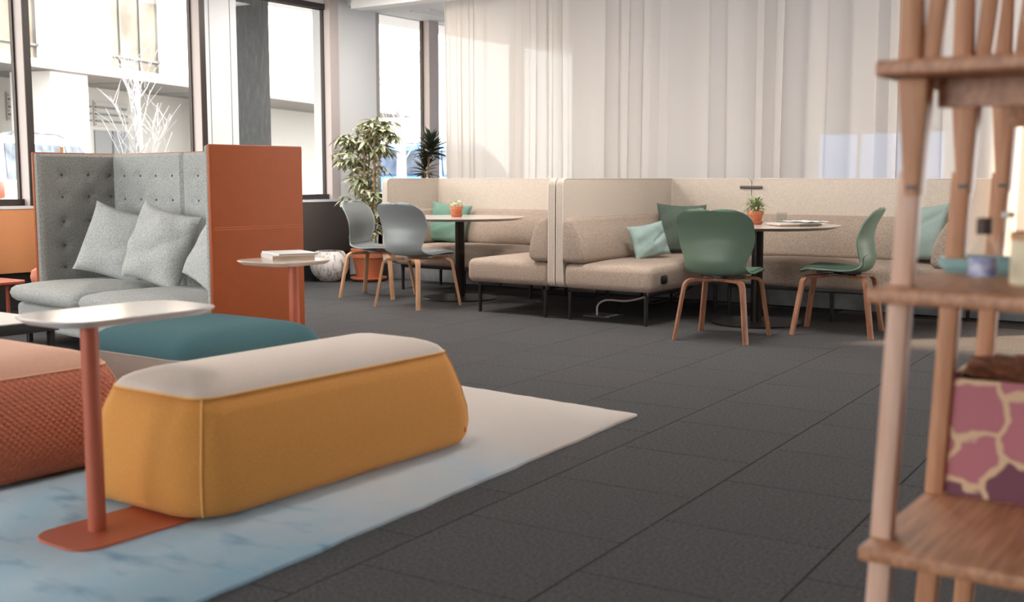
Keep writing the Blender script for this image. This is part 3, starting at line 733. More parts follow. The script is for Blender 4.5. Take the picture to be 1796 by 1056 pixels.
# low black table and things by the left window
t = thing('low_table', 'black framed low table with dark top at the left edge behind the rust ottoman', 'table', (-4.9, 2.6, 0))
obj('tabletop', bx(-5.45, -4.49, 2.36, 2.86, .40, .445, bev=.004), 'black', t, world=True)
obj('inlay', bx(-5.44, -4.5, 2.37, 2.85, .4455, .4495), 'bracket', t, world=True, smooth=False)['label'] = 'grey laminate top sheet'
for x in (-5.43, -4.53):
    for y in (2.38, 2.82): obj('leg', bx(x, x+.025, y, y+.025, 0, .40), 'black', t, world=True, smooth=False)
t = thing('coffee_table', 'low orange topped coffee table behind the grey sofa by the window', 'table', (-7.85, 4.2, 0))
obj('tabletop', loft(B(), [rrect(.56, .76, .12, 8, -7.85, 4.2, .305), rrect(.6, .8, .12, 8, -7.85, 4.2, .315), rrect(.6, .8, .12, 8, -7.85, 4.2, .33)]), 'coral', t, world=True, ang=30)
for x in (-8.05, -7.67):
    for y in (3.92, 4.48): obj('leg', tube(B(), [(x, y, 0), (x, y, .306)], .014, 10), 'coral', t, world=True)
t = thing('lounge_chair', 'pink lounge chair half hidden behind the grey sofa by the window', 'chair', (-7.46, 5.0, 0), math.radians(20))
bm = B(); cushion(bm, -.3, .3, -.3, .3, .28, .42, .02, .05); obj('seat', bm, 'pink', t)
ring = []
bm = B()
R = []
for k in range(13):
    a = math.radians(-100+200*k/12); cx_, cy_ = .33*math.sin(a), .08+.27*math.cos(a)
    R.append([Vector((cx_*q, .08+(cy_-.08)*q, z)) for q, z in ((.86, .34), (1.0, .33), (1.1, .55), (1.12, .70), (1.05, .735), (.96, .70), (.92, .5))])
loft(bm, R); obj('backrest', bm, 'pink', t)
for x in (-.22, .22):
    for y in (-.22, .22): obj('leg', tube(B(), [(x, y, .29), (x*1.2, y*1.2, 0)], [.018, .012], 8), 'legoak', t)
t = thing('coat_stand', 'slim wooden coat stand just showing above the grey sofa back', 'coat stand', (-8.3, 5.37, 0))
obj('post', tube(B(), [(-8.3, 5.37, .02), (-8.3, 5.37, 1.325)], .018, 12), 'wood', t, world=True)
obj('base', lathe(B(), [(.16, 0), (.16, .015), (.03, .03)], 24, (-8.3, 5.37, 0)), 'wood', t, world=True)

# ------------------------------------------------------------------ shell chairs
PROF = [(.235, .425), (.225, .448), (.17, .458), (.06, .447), (-.06, .437), (-.15, .438), (-.205, .462), (-.228, .52), (-.222, .60), (-.212, .67), (-.226, .75), (-.255, .81), (-.285, .863)]
WID = [.40, .43, .45, .465, .455, .44, .415, .42, .47, .515, .52, .51, .49]
FWD = [0, 0, .004, .012, .016, .03, .045, .06, .066, .058, .042, .03, .02]
def shell_point(t, s):
    c = catmull([(a, b, 0) for a, b in PROF], t); wf = catmull([(a, b, 0) for a, b in zip(WID, FWD)], t)
    w = wf.x/2
    if t > .84: w *= max(.0, 1-((t-.84)/.1602)**2.8)**.5*.8+.2
    if t < .12: w *= (1-((.12-t)/.13)**2.4)**.5
    f = wf.y*abs(s)**2.4
    t2 = catmull([(a, b, 0) for a, b in PROF], min(1, t+.01))-catmull([(a, b, 0) for a, b in PROF], max(0, t-.01)); t2.normalize()
    nrm = Vector((-t2.y, t2.x)) ; nrm = -nrm if nrm.y < 0 and t < .4 else nrm
    # inward normal: up on the seat, forward on the back
    n2 = Vector((-t2.y, t2.x)); n2 = n2 if (n2.x+n2.y) > 0 else -n2
    return Vector((s*w, c.x+n2.x*f, c.y+n2.y*f))
def shell_grid(t0, t1, s0, nt, ns, off0, off1, wfun=None):
    bm = B()
    def pt(i, j):
        t = t0+(t1-t0)*(i/nt if wfun else .5-.5*math.cos(PI*i/nt)); k = wfun(i/nt) if wfun else 1; s = (-1+2*j/ns)*s0*k; return t, s
    pos = [[shell_point(*pt(i, j)) for j in range(ns+1)] for i in range(nt+1)]
    def nor(i, j):
        a = pos[min(nt, i+1)][j]-pos[max(0, i-1)][j]; b = pos[i][min(ns, j+1)]-pos[i][max(0, j-1)]
        n = a.cross(b); 
        if n.length < 1e-9: n = Vector((0, .5, .5))
        n.normalize(); return n if n.y+n.z > 0 else -n
    nn = [[nor(i, j) for j in range(ns+1)] for i in range(nt+1)]
    A = [[bm.verts.new(pos[i][j]+nn[i][j]*off0) for j in range(ns+1)] for i in range(nt+1)]
    C = [[bm.verts.new(pos[i][j]+nn[i][j]*off1) for j in range(ns+1)] for i in range(nt+1)]
    for i in range(nt):
        for j in range(ns):
            bm.faces.new((A[i][j], A[i][j+1], A[i+1][j+1], A[i+1][j])); bm.faces.new((C[i][j], C[i+1][j], C[i+1][j+1], C[i][j+1]))
    for i in range(nt):
        for j in (0, ns): bm.faces.new((A[i][j], A[i+1][j], C[i+1][j], C[i][j]))
    for j in range(ns):
        for i in (0, nt): bm.faces.new((A[i][j], A[i][j+1], C[i][j+1], C[i][j]))
    return bm
def make_chair(label, shell, pad, leg, loc, rz, group):
    t = thing('shell_chair', label, 'chair', loc, rz, group)
    obj('shell', shell_grid(0, 1, 1, 84, 20, -.006, .005), shell, t, ang=60)
    obj('lumbar_cover', shell_grid(.44, .63, .9, 24, 18, -.0095, -.0062, lambda q: (1 if q < .75 else 1-.22*((q-.75)/.25)**3)), shell, t, ang=60)
    obj('seat_pad', shell_grid(.05, .5, .93, 26, 14, .0055, .014, lambda q: (1 if q > .2 else (.8+q))), pad, t, ang=60)
    obj('back_pad', shell_grid(.53, .965, .92, 26, 14, .0055, .012), pad, t, ang=60)
    bm = B(); box(bm, -.03, .03, -.15, .15, .412, .43, bev=.004); box(bm, -.15, .15, -.03, .03, .410, .426, bev=.004)
    obj('seat_bracket', bm, 'bracket' if leg == 'legoak' else 'metalblack', t)
    for sx in (-1, 1):
        for sy in (-1, 1):
            hub = Vector((sx*.03, sy*.085, .4)); foot = Vector((sx*.245, sy*.262, 0)); kn = Vector((sx*.195, sy*.205, .4))
            d = kn-hub; side = Vector((-d.y, d.x, 0))
            obj('leg', ribbon(B(), arc_path([hub, kn, foot], .055, 7), side, .05, .022, .036), leg, t, ang=35)
    obj('crossbar', bx(-.035, .035, -.12, .12, .39, .412, bev=.004), leg, t)
    return t
GC = 'shell chairs at the round tables'
make_chair('grey blue shell chair turned side-on, in front of the big terracotta pot', 'greyshell', 'greypad', 'legoak', (-6.87, 7.59, 0), math.radians(-74), GC)
make_chair('grey blue shell chair seen from behind, closest to the left round table', 'greyshell', 'greypad', 'legoak', (-6.07, 7.20, 0), math.radians(-3), GC)
make_chair('green shell chair seen from behind in front of the right round table', 'greenshell', 'greenpad', 'legwal', (-3.165, 6.93, 0), math.radians(6), GC)
make_chair('green shell chair in profile beside the wooden shelf, facing the round table', 'greenshell', 'greenpad', 'legwal', (-2.61, 7.61, 0), math.radians(99), GC)

# ------------------------------------------------------------------ round tables
def round_table(label, x, y, r):
    t = thing('round_table', label, 'table', (x, y, 0), 0, 'round tables in the booths')
    obj('tabletop', lathe(B(), [(r-.06, .705), (r-.012, .722), (r-.001, .7265), (r, .7285), (r-.002, .73)], 72), ['whitetop'], t, ang=25)
    obj('edge_band', lathe(B(), [(r+.0005, .7235), (r+.0012, .7255), (r+.0005, .7275)], 72, cap0=False, cap1=False), 'edgewood', t)
    obj('column', lathe(B(), [(.042, .012), (.042, .705)], 28), 'tablecol', t)
    obj('base', lathe(B(), [(.335, 0), (.335, .008), (.33, .012), (.05, .016)], 64), 'tablecol', t, ang=30)
    return t
round_table('white round table with black column in the left booth', -6.15, 7.88, .585)
round_table('white round table with black column in the right booth', -3.29, 7.79, .59)

# ------------------------------------------------------------------ beige booths
def seat_block(x0, x1, y0, y1, z0=.245, z1=.43):
    bm = B(); box(bm, x0, x1, y0, y1, z0, z1, bev=.05, seg=5)
    bmesh.ops.subdivide_edges(bm, edges=[e for e in bm.edges if e.calc_length() > .15], cuts=6, use_grid_fill=True)
    cx, cy = (x0+x1)/2, (y0+y1)/2
    for v in bm.verts:
        if v.co.z > (z0+z1)/2:
            u = (v.co.x-cx)/(x1-x0)*2; q = (v.co.y-cy)/(y1-y0)*2
            v.co.z += .02*max(0, (1-u**4))*max(0, (1-q**4))
    return bm
def bolster(p0, p1, inward, d0=.2, d1=.11, z0=.435, z1=.775):
    """wedge back cushion running p0 -> p1, its flat back on that line, leaning side towards 'inward'"""
    p0, p1, n = Vector((*p0, 0)), Vector((*p1, 0)), Vector((*inward, 0)); h = z1-z0
    sec = []
    for a in range(5): q = math.radians(180+90*a/4); sec.append((.03+.03*math.cos(q), z0+.03+.03*math.sin(q)))
    for a in range(6): q = math.radians(-90+80*a/5); sec.append((d0-.05+.05*math.cos(q), z0+.05+.05*math.sin(q)))
    sec.append((d0-.018, z0+h*.45)); sec.append((d1+.03, z0+h*.78))
    for a in range(6): q = math.radians(15+75*a/5); sec.append((d1-.05+.055*math.cos(q), z1-.06+.06*math.sin(q)))
    for a in range(5): q = math.radians(90+90*a/4); sec.append((.03+.03*math.cos(q), z1-.03+.03*math.sin(q)))
    cx = sum(s[0] for s in sec)/len(sec); cz = (z0+z1)/2
    L = (p1-p0).length; d = (p1-p0)/L; rings = []
    for f, e in ((.80, 0), (.90, .006), (.965, .022), (1, .05), (1, L*.5), (1, L-.05), (.965, L-.022), (.90, L-.006), (.80, L)):
        rings.append([p0+d*e+n*(cx+(x-cx)*f)+Vector((0, 0, cz+(z-cz)*f)) for x, z in sec])
    return loft(B(), rings)
def screen(p0, p1, th=.06, z0=.25, z1=1.07, r=.05, round_ends=(1, 1)):
    """upright padded panel, centre line p0 -> p1"""
    p0, p1 = Vector((*p0, 0)), Vector((*p1, 0)); d = (p1-p0); L = d.length; d /= L; n = Vector((-d.y, d.x, 0))
    out = []
    cor = [(L, z1, 0, round_ends[1]), (0, z1, 90, round_ends[0]), (0, z0, 180, round_ends[0]), (L, z0, 270, round_ends[1])]
    for u, z, a0, rd in cor:
        rr = r if rd else .004; cu = u+(-rr if u > 0 else rr); cz = z+(-rr if z == z1 else rr)
        for k in range(7):
            a = math.radians(a0+90*k/6); out.append((cu+rr*math.cos(a), cz+rr*math.sin(a)))
    cu, cz = L/2, (z0+z1)/2
    def ring(o, ins): 
        R = []
        for u, z in out:
            uu = u-math.copysign(min(ins, abs(u-cu)), u-cu); zz = z-math.copysign(min(ins, abs(z-cz)), z-cz)
            R.append(p0+d*uu+n*o+Vector((0, 0, zz)))
        return R
    bm = loft(B(), [ring(-th/2, .012), ring(-th/2+.004, .003), ring(-th/4, 0), ring(th/4, 0), ring(th/2-.004, .003), ring(th/2, .012)])
    pip = []
    for o in (-th/2+.003, th/2-.003):
        R = ring(o, .002); pip.append(tube(B(), R+[R[0]], .004, 5, caps=False))
    return bm, pip
def add_screen(t, *a, **k):
    bm, pip = screen(*a, **k); s = obj('screen', bm, 'screen', t, world=True, ang=50)
    for q in pip: obj('piping', q, 'piping', s, world=True)['label'] = 'white piping'
    return s
def bench_legs(t, pts, rails=()):
    for x, y in pts: obj('leg', tube(B(), [(x, y, 0), (x, y, .01), (x, y, .215)], [.013, .014, .017], 12), 'metalblack', t, world=True)
    for q in rails: obj('rail', bx(*q, .215, .247, bev=.004), 'metalblack', t, world=True)
XL, XM0, XM1, XR = -7.2, -4.65, -4.575, -1.93
YB, YF = 8.87, 7.09
G1, G2 = 'beige booth benches of the left booth', 'beige booth benches of the right booth'
# left booth, back
t = thing('booth_bench', 'beige bench along the back of the left booth under its screen', 'bench', (-6.3, 8.5, 0), 0, G1)
add_screen(t, (XL, 8.06), (XL, YB), round_ends=(1, 0)); add_screen(t, (XL+.031, YB), (XM0-.031, YB), round_ends=(0, 0))
obj('seat', seat_block(XL+.03, -5.50, 8.13, 8.845), 'booth', t, world=True); obj('backrest', bolster((-5.52, 8.845), (XL+.25, 8.845), (0, -1)), 'booth', t, world=True)
obj('side_cushion', bolster((XL+.024, 8.14), (XL+.024, 8.845), (1, 0)), 'booth', t, world=True)
bench_legs(t, [(-7.1, 8.2), (-7.1, 8.78), (-6.35, 8.2), (-5.6, 8.2), (-5.6, 8.78)], [(-7.12, -5.58, 8.19, 8.215)])
# left booth, right arm
t = thing('booth_bench', 'beige bench with rounded seat at the right end of the left booth', 'bench', (-5.05, 8.0, 0), 0, G1)
add_screen(t, (XM0, YF-.01), (XM0, YB), round_ends=(1, 0))
obj('seat', seat_block(-5.485, XM0-.03, YF+.02, 8.84), 'booth', t, world=True); obj('backrest', bolster((XM0-.025, 8.845), (XM0-.025, YF), (-1, 0)), 'booth', t, world=True)
bench_legs(t, [(-5.405, 7.19), (-4.75, 7.16), (-4.75, 8.1), (-5.4, 8.1), (-5.4, 8.7), (-4.75, 8.7)], [(-5.42, -5.39, 7.19, 7.6), (-4.76, -4.735, 7.19, 7.6), (-5.4, -5.2, 7.18, 7.2)])
# right booth, left arm
t = thing('booth_bench', 'beige bench with a black power socket at the left end of the right booth', 'bench', (-4.2, 8.0, 0), 0, G2)
add_screen(t, (XM1, YF-.01), (XM1, YB), round_ends=(1, 0)); add_screen(t, (XM1+.031, YB), (-3.805, YB), round_ends=(0, 1))
obj('seat', seat_block(XM1+.03, -3.79, YF-.01, 8.84), 'booth', t, world=True); obj('backrest', bolster((XM1+.025, YF-.02), (XM1+.025, 8.845), (1, 0)), 'booth', t, world=True)
obj('corner_cushion', bolster((-3.792, 8.845), (-4.33, 8.845), (0, -1)), 'booth', t, world=True)
bm = B(); loft(bm, [[Vector((x_, p.x, p.y)) for p in rrect(.1*s_, .062*s_, .022*s_, 5, 7.27, .335)] for x_, s_ in ((-3.80, 1), (-3.785, 1), (-3.783, .92))]); po = obj('power_socket', bm, 'metalblack', t, world=True)
bench_legs(t, [(-4.53, 7.165), (-3.855, 7.125), (-4.5, 8.35), (-3.86, 8.3), (-4.5, 8.78)], [(-4.545, -4.515, 7.17, 7.6), (-3.87, -3.84, 7.13, 7.6), (-4.53, -4.3, 7.155, 7.175)])
# right booth, back
t = thing('booth_bench', 'long beige bench along the back of the right booth behind the round table', 'bench', (-2.9, 8.5, 0), 0, G2)
add_screen(t, (-3.795, YB), (XR-.031, YB), round_ends=(1, 0)); add_screen(t, (XR, 8.16), (XR, YB), round_ends=(1, 0))
obj('seat', seat_block(-3.775, XR-.03, 8.13, 8.845), 'booth', t, world=True); obj('backrest', bolster((XR-.25, 8.845), (-3.772, 8.845), (0, -1)), 'booth', t, world=True)
obj('side_cushion', bolster((XR-.024, 8.845), (XR-.024, 8.15), (-1, 0)), 'booth', t, world=True)
obj('screen_connector', bx(-3.90, -3.70, YB-.05, YB-.0305, .985, 1.008, bev=.008, seg=3), 'seatjoint', t, world=True)['label'] = 'dark grey connector between two screens'
bench_legs(t, [(-3.69, 8.2), (-2.86, 8.2), (-2.02, 8.24), (-3.69, 8.78), (-2.02, 8.78)], [(-3.7, -2.0, 8.19, 8.215)])

GP = 'pillows on the beige booths'
pillow('bright teal pillow behind the small pot in the left booth', GP, 'p_teal', (-6.84, 8.585, .635), .44, .40, .14, math.radians(12), math.radians(-16), math.radians(6), 11)
pillow('small seafoam pillow in front of the darker sage pillow in the right booth', GP, 'p_light', (-4.19, 7.78, .585), .34, .28, .12, math.radians(62), math.radians(-18), math.radians(-8), 12)
pillow('sage green quilted pillow in the corner of the right booth', GP, 'p_green', (-4.23, 8.42, .655), .42, .42, .14, math.radians(38), math.radians(-14), math.radians(2), 13)
pillow('misty blue pillow at the far right of the long beige bench', GP, 'p_mist', (-2.31, 8.52, .665), .44, .44, .15, math.radians(-24), math.radians(-16), math.radians(-6), 14)

# cables and floor outlet
t = thing('floor_outlet', 'metal floor outlet box with open lid under the right booth', 'outlet', (-4.44, 7.5, 0))
bm = B(); 
for q in ((-4.56, -4.32, 7.40, 7.42), (-4.56, -4.32, 7.60, 7.62), (-4.56, -4.54, 7.42, 7.60), (-4.34, -4.32, 7.42, 7.60)): box(bm, *q, 0, .008)
obj('rim', bm, 'line', t, world=True, smooth=False); obj('lid', bx(-4.54, -4.34, 7.42, 7.60, 0, .004), 'metalblack', t, world=True, smooth=False)
obj('brush_strip', bx(-4.37, -4.35, 7.43, 7.59, .004, .009), 'silver', t, world=True, smooth=False)
def spl(P, n=24): return [catmull(P, k/n) for k in range(n+1)]
tag(obj('power_cable', tube(B(), spl([(-4.46, 7.45, .01), (-4.46, 7.46, .09), (-4.41, 7.52, .125), (-4.3, 7.62, .115), (-4.2, 7.72, .14), (-4.1, 7.84, .185), (-4.0, 7.98, .235)]), .008, 8), 'cablew'), 'white power cable curling from the floor outlet up under the booth', 'cable')
tag(obj('power_cable', tube(B(), spl([(-4.36, 7.58, .012), (-4.33, 7.62, .06), (-4.26, 7.68, .085), (-4.15, 7.8, .09), (-4.05, 7.92, .13), (-3.95, 8.08, .22)]), .006, 8), 'cableb'), 'black power cable running from the floor outlet behind the white one', 'cable')

# ------------------------------------------------------------------ small plants and objects on tables
def pot_bm(r, h, c=(0, 0, 0)):
    return lathe(B(), [(r*.68, 0), (r*.92, h*.66), (r*.93, h*.68), (r*1.04, h*.70), (r*1.06, h*.99), (r*.95, h), (r*.93, h*.86)], 28, c)
def small_plant(label, loc, r, h, saucer_h, kind, seed):
    rnd = random.Random(seed); t = thing('potted_plant', label, 'plant', loc, 0, 'small terracotta pots on the round tables')
    obj('saucer', lathe(B(), [(r*.75, 0), (r*1.05, saucer_h), (r*1.02, saucer_h+.002), (r*.7, .006)], 28), 'terra', t)
    p = obj('pot', pot_bm(r, h, (0, 0, .0065)), 'terra', t); obj('soil', lathe(B(), [(r*.85, h*.85), (r*.9, h*.9), (.005, h*.92)], 20), 'soil', t)
    bm = B()
    for k in range(110 if kind == 0 else 110):
        a = rnd.uniform(0, 2*PI)
        if kind == 0:   # soft arching narrow leaves
            el = rnd.uniform(.05, 1.2); l = rnd.uniform(.09, .16); base = Vector((rnd.uniform(-.02, .02), rnd.uniform(-.02, .02), h*.9+rnd.uniform(0, .06)))
            d = Vector((math.cos(a)*math.cos(el), math.sin(a)*math.cos(el), math.sin(el)*.9)); wd = .009
        else:
            el = rnd.uniform(.5, 1.4); l = rnd.uniform(.016, .03); base = Vector((rnd.uniform(-.05, .05), rnd.uniform(-.05, .05), h*.92+rnd.uniform(0, .06)))
            d = Vector((math.cos(a)*math.cos(el), math.sin(a)*math.cos(el), math.sin(el))); wd = .007
        sd = Vector((-math.sin(a), math.cos(a), 0)); m_ = base+d*l*.55; e_ = base+d*l+Vector((0, 0, -l*.3 if kind == 0 else 0))
        V = [bm.verts.new(q) for q in (base, m_+sd*wd, e_, m_-sd*wd)]; bm.faces.new(V)
    for k in range(10):
        a = rnd.uniform(0, 2*PI); tube(bm, [(0, 0, h*.85), (math.cos(a)*.02, math.sin(a)*.02, h+.03), (math.cos(a)*.035, math.sin(a)*.035, h+.06 if kind == 0 else h+.03)], .0015, 4)
    obj('foliage', bm, 'sprig' if kind == 0 else 'leafc', t, smooth=False)['kind'] = 'stuff'
    return t
small_plant('small terracotta pot of pale grey sprigs on the left round table', (-6.17, 7.86, .7305), .056, .085, .022, 1, 5)
small_plant('terracotta pot of feathery green leaves on the right round table', (-3.33, 7.83, .7305), .058, .095, .022, 0, 6)
gl = obj('water_glass', lathe(B(), [(.036, 0), (.037, .004), (.038, .085), (.0365, .085), (.0345, .012), (.002, .012)], 28), 'bottleglass'); gl.location = (-3.21, 8.04, .7305)
tag(gl, 'clear water glass between the pot and the papers on the right table', 'glass')
t = thing('laptop', 'thin closed laptop lying on the right round table', 'laptop', (-3.02, 7.80, .7305), math.radians(48))
obj('base', loft(B(), [rrect(.33, .23, .012, 4, 0, 0, .004), rrect(.33, .23, .012, 4, 0, 0, .012)]), 'pages', t); obj('lid', loft(B(), [rrect(.33, .23, .012, 4, 0, 0, .0125), rrect(.328, .228, .012, 4, 0, 0, .018)]), 'bracket', t)
for x in (-.14, .14):
    for y in (-.09, .09): obj('rubber_foot', lathe(B(), [(.007, 0), (.007, .004)], 8, (x, y, 0)), 'metalblack', t)
for k, (dx, dy, rz, lb) in enumerate(((.07, .06, 40, 'loose white paper sheet lying on the closed laptop on the right table'), (.05, .09, 60, 'rumpled white paper on top of the flat sheet on the laptop'))):
    bm = B(); n = 8
    for s in (0, .0008):
        pass
    g = [[Vector((-.1+.2*i/n, -.14+.28*j/n, .0005+.006*k*math.sin(i*.9+j*.5)**2)) for i in range(n+1)] for j in range(n+1)]
    A = [[bm.verts.new(p) for p in r] for r in g]; C_ = [[bm.verts.new(p+Vector((0, 0, .0008))) for p in r] for r in g]
    for j in range(n):
        for i in range(n): bm.faces.new((A[j][i], A[j][i+1], A[j+1][i+1], A[j+1][i])); bm.faces.new((C_[j][i], C_[j+1][i], C_[j+1][i+1], C_[j][i+1]))
    for i in range(n):
        for j in (0, n): bm.faces.new((A[j][i], A[j][i+1], C_[j][i+1], C_[j][i])); bm.faces.new((A[i][j], A[i+1][j], C_[i+1][j], C_[i][j]))
    o = obj('paper_sheet', bm, 'paper'); o.location = (-3.02+dx, 7.80+dy, .749+.0075*k); o.rotation_euler = (0, 0, math.radians(rz)); tag(o, lb, 'paper')

# ------------------------------------------------------------------ vase and large plants
va = thing('planter', 'round white marbled planter on the floor before the dark heater cover', 'planter', (-8.3, 8.42, 0))
R_ = .205
prof = [(.07, 0), (.10, .008)]+[(R_*math.cos(a), .178+R_*.92*math.sin(a)) for a in [math.radians(-58+k*8) for k in range(14)]]
prof += [(prof[-1][0]-.012, prof[-1][1]+.004), (prof[-1][0]-.03, prof[-1][1]-.03)]
obj('shell', lathe(B(), prof, 48), 'marble', va, ang=50); obj('soil', lathe(B(), [(.11, .30), (.11, .315)], 24), 'soil', va)

def leaf_mesh(name, l, wd, m, fold=.25, droop=.3):
    bm = B(); n = 5; L_, C2, R2 = [], [], []
    for k in range(n+1):
        t = k/n; w_ = wd*math.sin(PI*min(1, .06+t*.94))**.8*(1-.25*t); z = -droop*l*t*t
        L_.append(bm.verts.new((-w_/2, l*t, z+fold*w_/2))); C2.append(bm.verts.new((0, l*t, z))); R2.append(bm.verts.new((w_/2, l*t, z+fold*w_/2)))
    for k in range(n):
        bm.faces.new((L_[k], C2[k], C2[k+1], L_[k+1])); bm.faces.new((C2[k], R2[k], R2[k+1], C2[k+1]))
    o = obj(name, bm, m); me = o.data; bpy.data.objects.remove(o); return me
def place_leaf(t, me, p, d, rnd, sc=1.0):
    o = bpy.data.objects.new('leaf', me); COL.objects.link(o); o.parent = t
    q = Vector(d).to_track_quat('Y', 'Z') @ Matrix.Rotation(rnd.uniform(-.5, .5), 3, 'Y').to_quaternion()
    o.location = p; o.rotation_mode = 'QUATERNION'; o.rotation_quaternion = q; o.scale = (sc,)*3
    return o
def umbrella_plant():
    rnd = random.Random(21); t = thing('umbrella_plant', 'tall variegated leafy plant in a big terracotta pot by the white column', 'plant', (-7.99, 8.68, 0))
    obj('saucer', lathe(B(), [(.15, 0), (.19, .03), (.19, .045), (.18, .045), (.14, .012)], 32), 'terra', t)
    obj('pot', lathe(B(), [(.12, .014), (.165, .24), (.168, .245), (.18, .25), (.185, .34), (.17, .345), (.165, .3)], 36), 'terra', t)
    obj('soil', lathe(B(), [(.15, .28), (.163, .30), (.01, .31)], 24), 'soil', t)
    mes = [leaf_mesh('leaf_a', .11, .042, 'leafa'), leaf_mesh('leaf_b', .12, .044, 'leafb', .3, .45), leaf_mesh('leaf_c', .10, .036, 'leafc', .2, .35), leaf_mesh('leaf_d', .115, .04, 'leafa', .3, .6)]
    for k, (x, y) in enumerate(((.03, .02), (-.03, .03), (0, -.04), (.05, -.02))):
        tp = Vector((x*2.5+rnd.uniform(-.05, .1), y*2, 1.25+.12*k)); s_ = B()
        tube(s_, spl([(x, y, .29), (x*1.6, y*1.3, .7), (x*2+.02, y*1.8, 1.0), tp], 10), .007, 6); obj('stem', s_, 'stem', t)
    for x, y in ((.06, .05), (-.05, -.02)): obj('support_cane', tube(B(), [(x, y, .29), (x*1.1, y, 1.3)], .007, 6), 'bamboo', t)
    hubs = []
    rt_ = Vector((.816, .578, 0)); fw_ = Vector((-.578, .816, 0))   # a pair of horizontal axes
    def blob(cx, cz, rx, rz, n, ry=.2):
        for _ in range(n):
            while True:
                a, b, c = (rnd.uniform(-1, 1) for _ in range(3))
                if a*a+b*b+c*c < 1: break
            hubs.append(rt_*(cx+a*rx)+fw_*(b*ry-.02)+Vector((0, 0, cz+c*rz)))
    blob(.08, 1.48, .26, .20, 62); blob(-.16, 1.36, .2, .17, 36); blob(.14, 1.6, .17, .11, 20); blob(-.02, 1.12, .2, .18, 32); blob(.02, .88, .16, .2, 20); blob(.08, .62, .13, .18, 18); blob(-.22, .86, .05, .03, 2)
    hubs.sort(key=lambda h: -(h.x*.67-h.y*.73))
    count = 0; st = B(); pet = B()
    for h in hubs:
        n = rnd.randint(6, 8); up_ = Vector((h.x*.6+rnd.uniform(-.3, .3), h.y*.6+rnd.uniform(-.3, .3), 1)).normalized()
        a0 = rnd.uniform(0, 6)
        stem_p = Vector((h.x*.35, h.y*.35, h.z-.12)); tube(pet, [stem_p, stem_p.lerp(h, .6), h], .0025, 4)
        for k in range(n):
            a = a0+2*PI*k/n; d = Vector((math.cos(a), math.sin(a), rnd.uniform(-.55, .25)))+up_*.1
            sc = rnd.uniform(.8, 1.2); me = rnd.choice(mes)
            if count < 298: place_leaf(t, me, h, d, rnd, sc); count += 1
            else:
                q = d.to_track_quat('Y', 'Z').to_matrix().to_4x4(); tmp = me.copy(); tmp.transform(Matrix.Translation(h) @ q @ Matrix.Scale(sc, 4)); st.from_mesh(tmp); bpy.data.meshes.remove(tmp)
    obj('petioles', pet, 'stem', t)['kind'] = 'stuff'
    if len(st.verts): obj('small_leaves', st, 'leafa', t)['kind'] = 'stuff'
umbrella_plant()
def dracaena():
    rnd = random.Random(31); t = thing('dracaena', 'dark green dracaena with two leafy heads behind the left booth', 'plant', (-8.07, 9.75, .18))
    obj('pot', lathe(B(), [(.15, 0), (.2, .3), (.2, .34), (.18, .34), (.17, .28)], 32), 'metalblack', t)
    obj('soil', lathe(B(), [(.16, .26), (.17, .30), (.01, .31)], 20), 'soil', t)
    mes = [leaf_mesh('blade_a', .21, .055, 'dracleaf', .35, .12), leaf_mesh('blade_b', .24, .05, 'dracleaf', .35, .25), leaf_mesh('blade_c', .3, .09, 'dracleaf', .3, .2)]
    obj('stem', tube(B(), spl([(.02, .02, .3), (.03, .03, .7), (.0, .02, 1.0), (.03, .02, 1.2)], 14), .014, 8), 'stem', t)
    for (cx, cy, z0, n, sc) in ((.03, .02, 1.13, 60, .95), (-.06, .04, .92, 34, .9)):
        for k in range(n):
            f = k/n; a = k*2.4; el = -.1+1.5*f
            d = Vector((math.cos(a)*math.cos(el), math.sin(a)*math.cos(el), math.sin(el)))
            place_leaf(t, rnd.choice(mes[:2]), Vector((cx, cy, z0+.14*f)), d, rnd, sc*rnd.uniform(.85, 1.1))
    obj('stem', tube(B(), [(-.02, .03, .3), (-.05, .04, .7), (-.06, .04, .95)], .013, 8), 'stem', t)
    for k in range(12):
        a = k*2.4; d = Vector((math.cos(a), math.sin(a), 1.3)); place_leaf(t, mes[2], Vector((math.cos(a)*.1, math.sin(a)*.1, .62)), d, rnd, 1.0)
dracaena()

# ------------------------------------------------------------------ wooden display shelf
SX0, SX1, SY0, SY1 = -.592, .75, 1.865, 2.70
ZB = [.442, .888, 1.262]
t = thing('display_shelf', 'tall wooden display shelf with splayed legs at the right edge', 'shelf', (.05, 2.28, 0))
for z in ZB:
    obj('shelf_board', bx(SX0, SX1, SY0, SY1, z-.026, z, bev=.006, seg=3), 'shelf', t, world=True)
obj('rail', bx(SX0+.07, SX1-.07, 1.99, 2.012, ZB[2]-.072, ZB[2]-.0265), 'shelf', t, world=True, smooth=False)
obj('rail', bx(SX0+.07, SX1-.07, 2.52, 2.545, ZB[2]-.085, ZB[2]-.0265), 'shelf', t, world=True, smooth=False)
def bar(p0, p1, w0, d0, w1=None, d1=None, bev=1):
    p0, p1 = Vector(p0), Vector(p1); w1 = w1 or w0; d1 = d1 or d0
    def ring(p, w_, d_): return rrect(w_, d_, .006, 2, p.x, p.y, p.z)
    return loft(B(), [ring(p0, w0, d0), ring(p1, w1, d1)])
LY = (1.945, 2.29, 2.63)
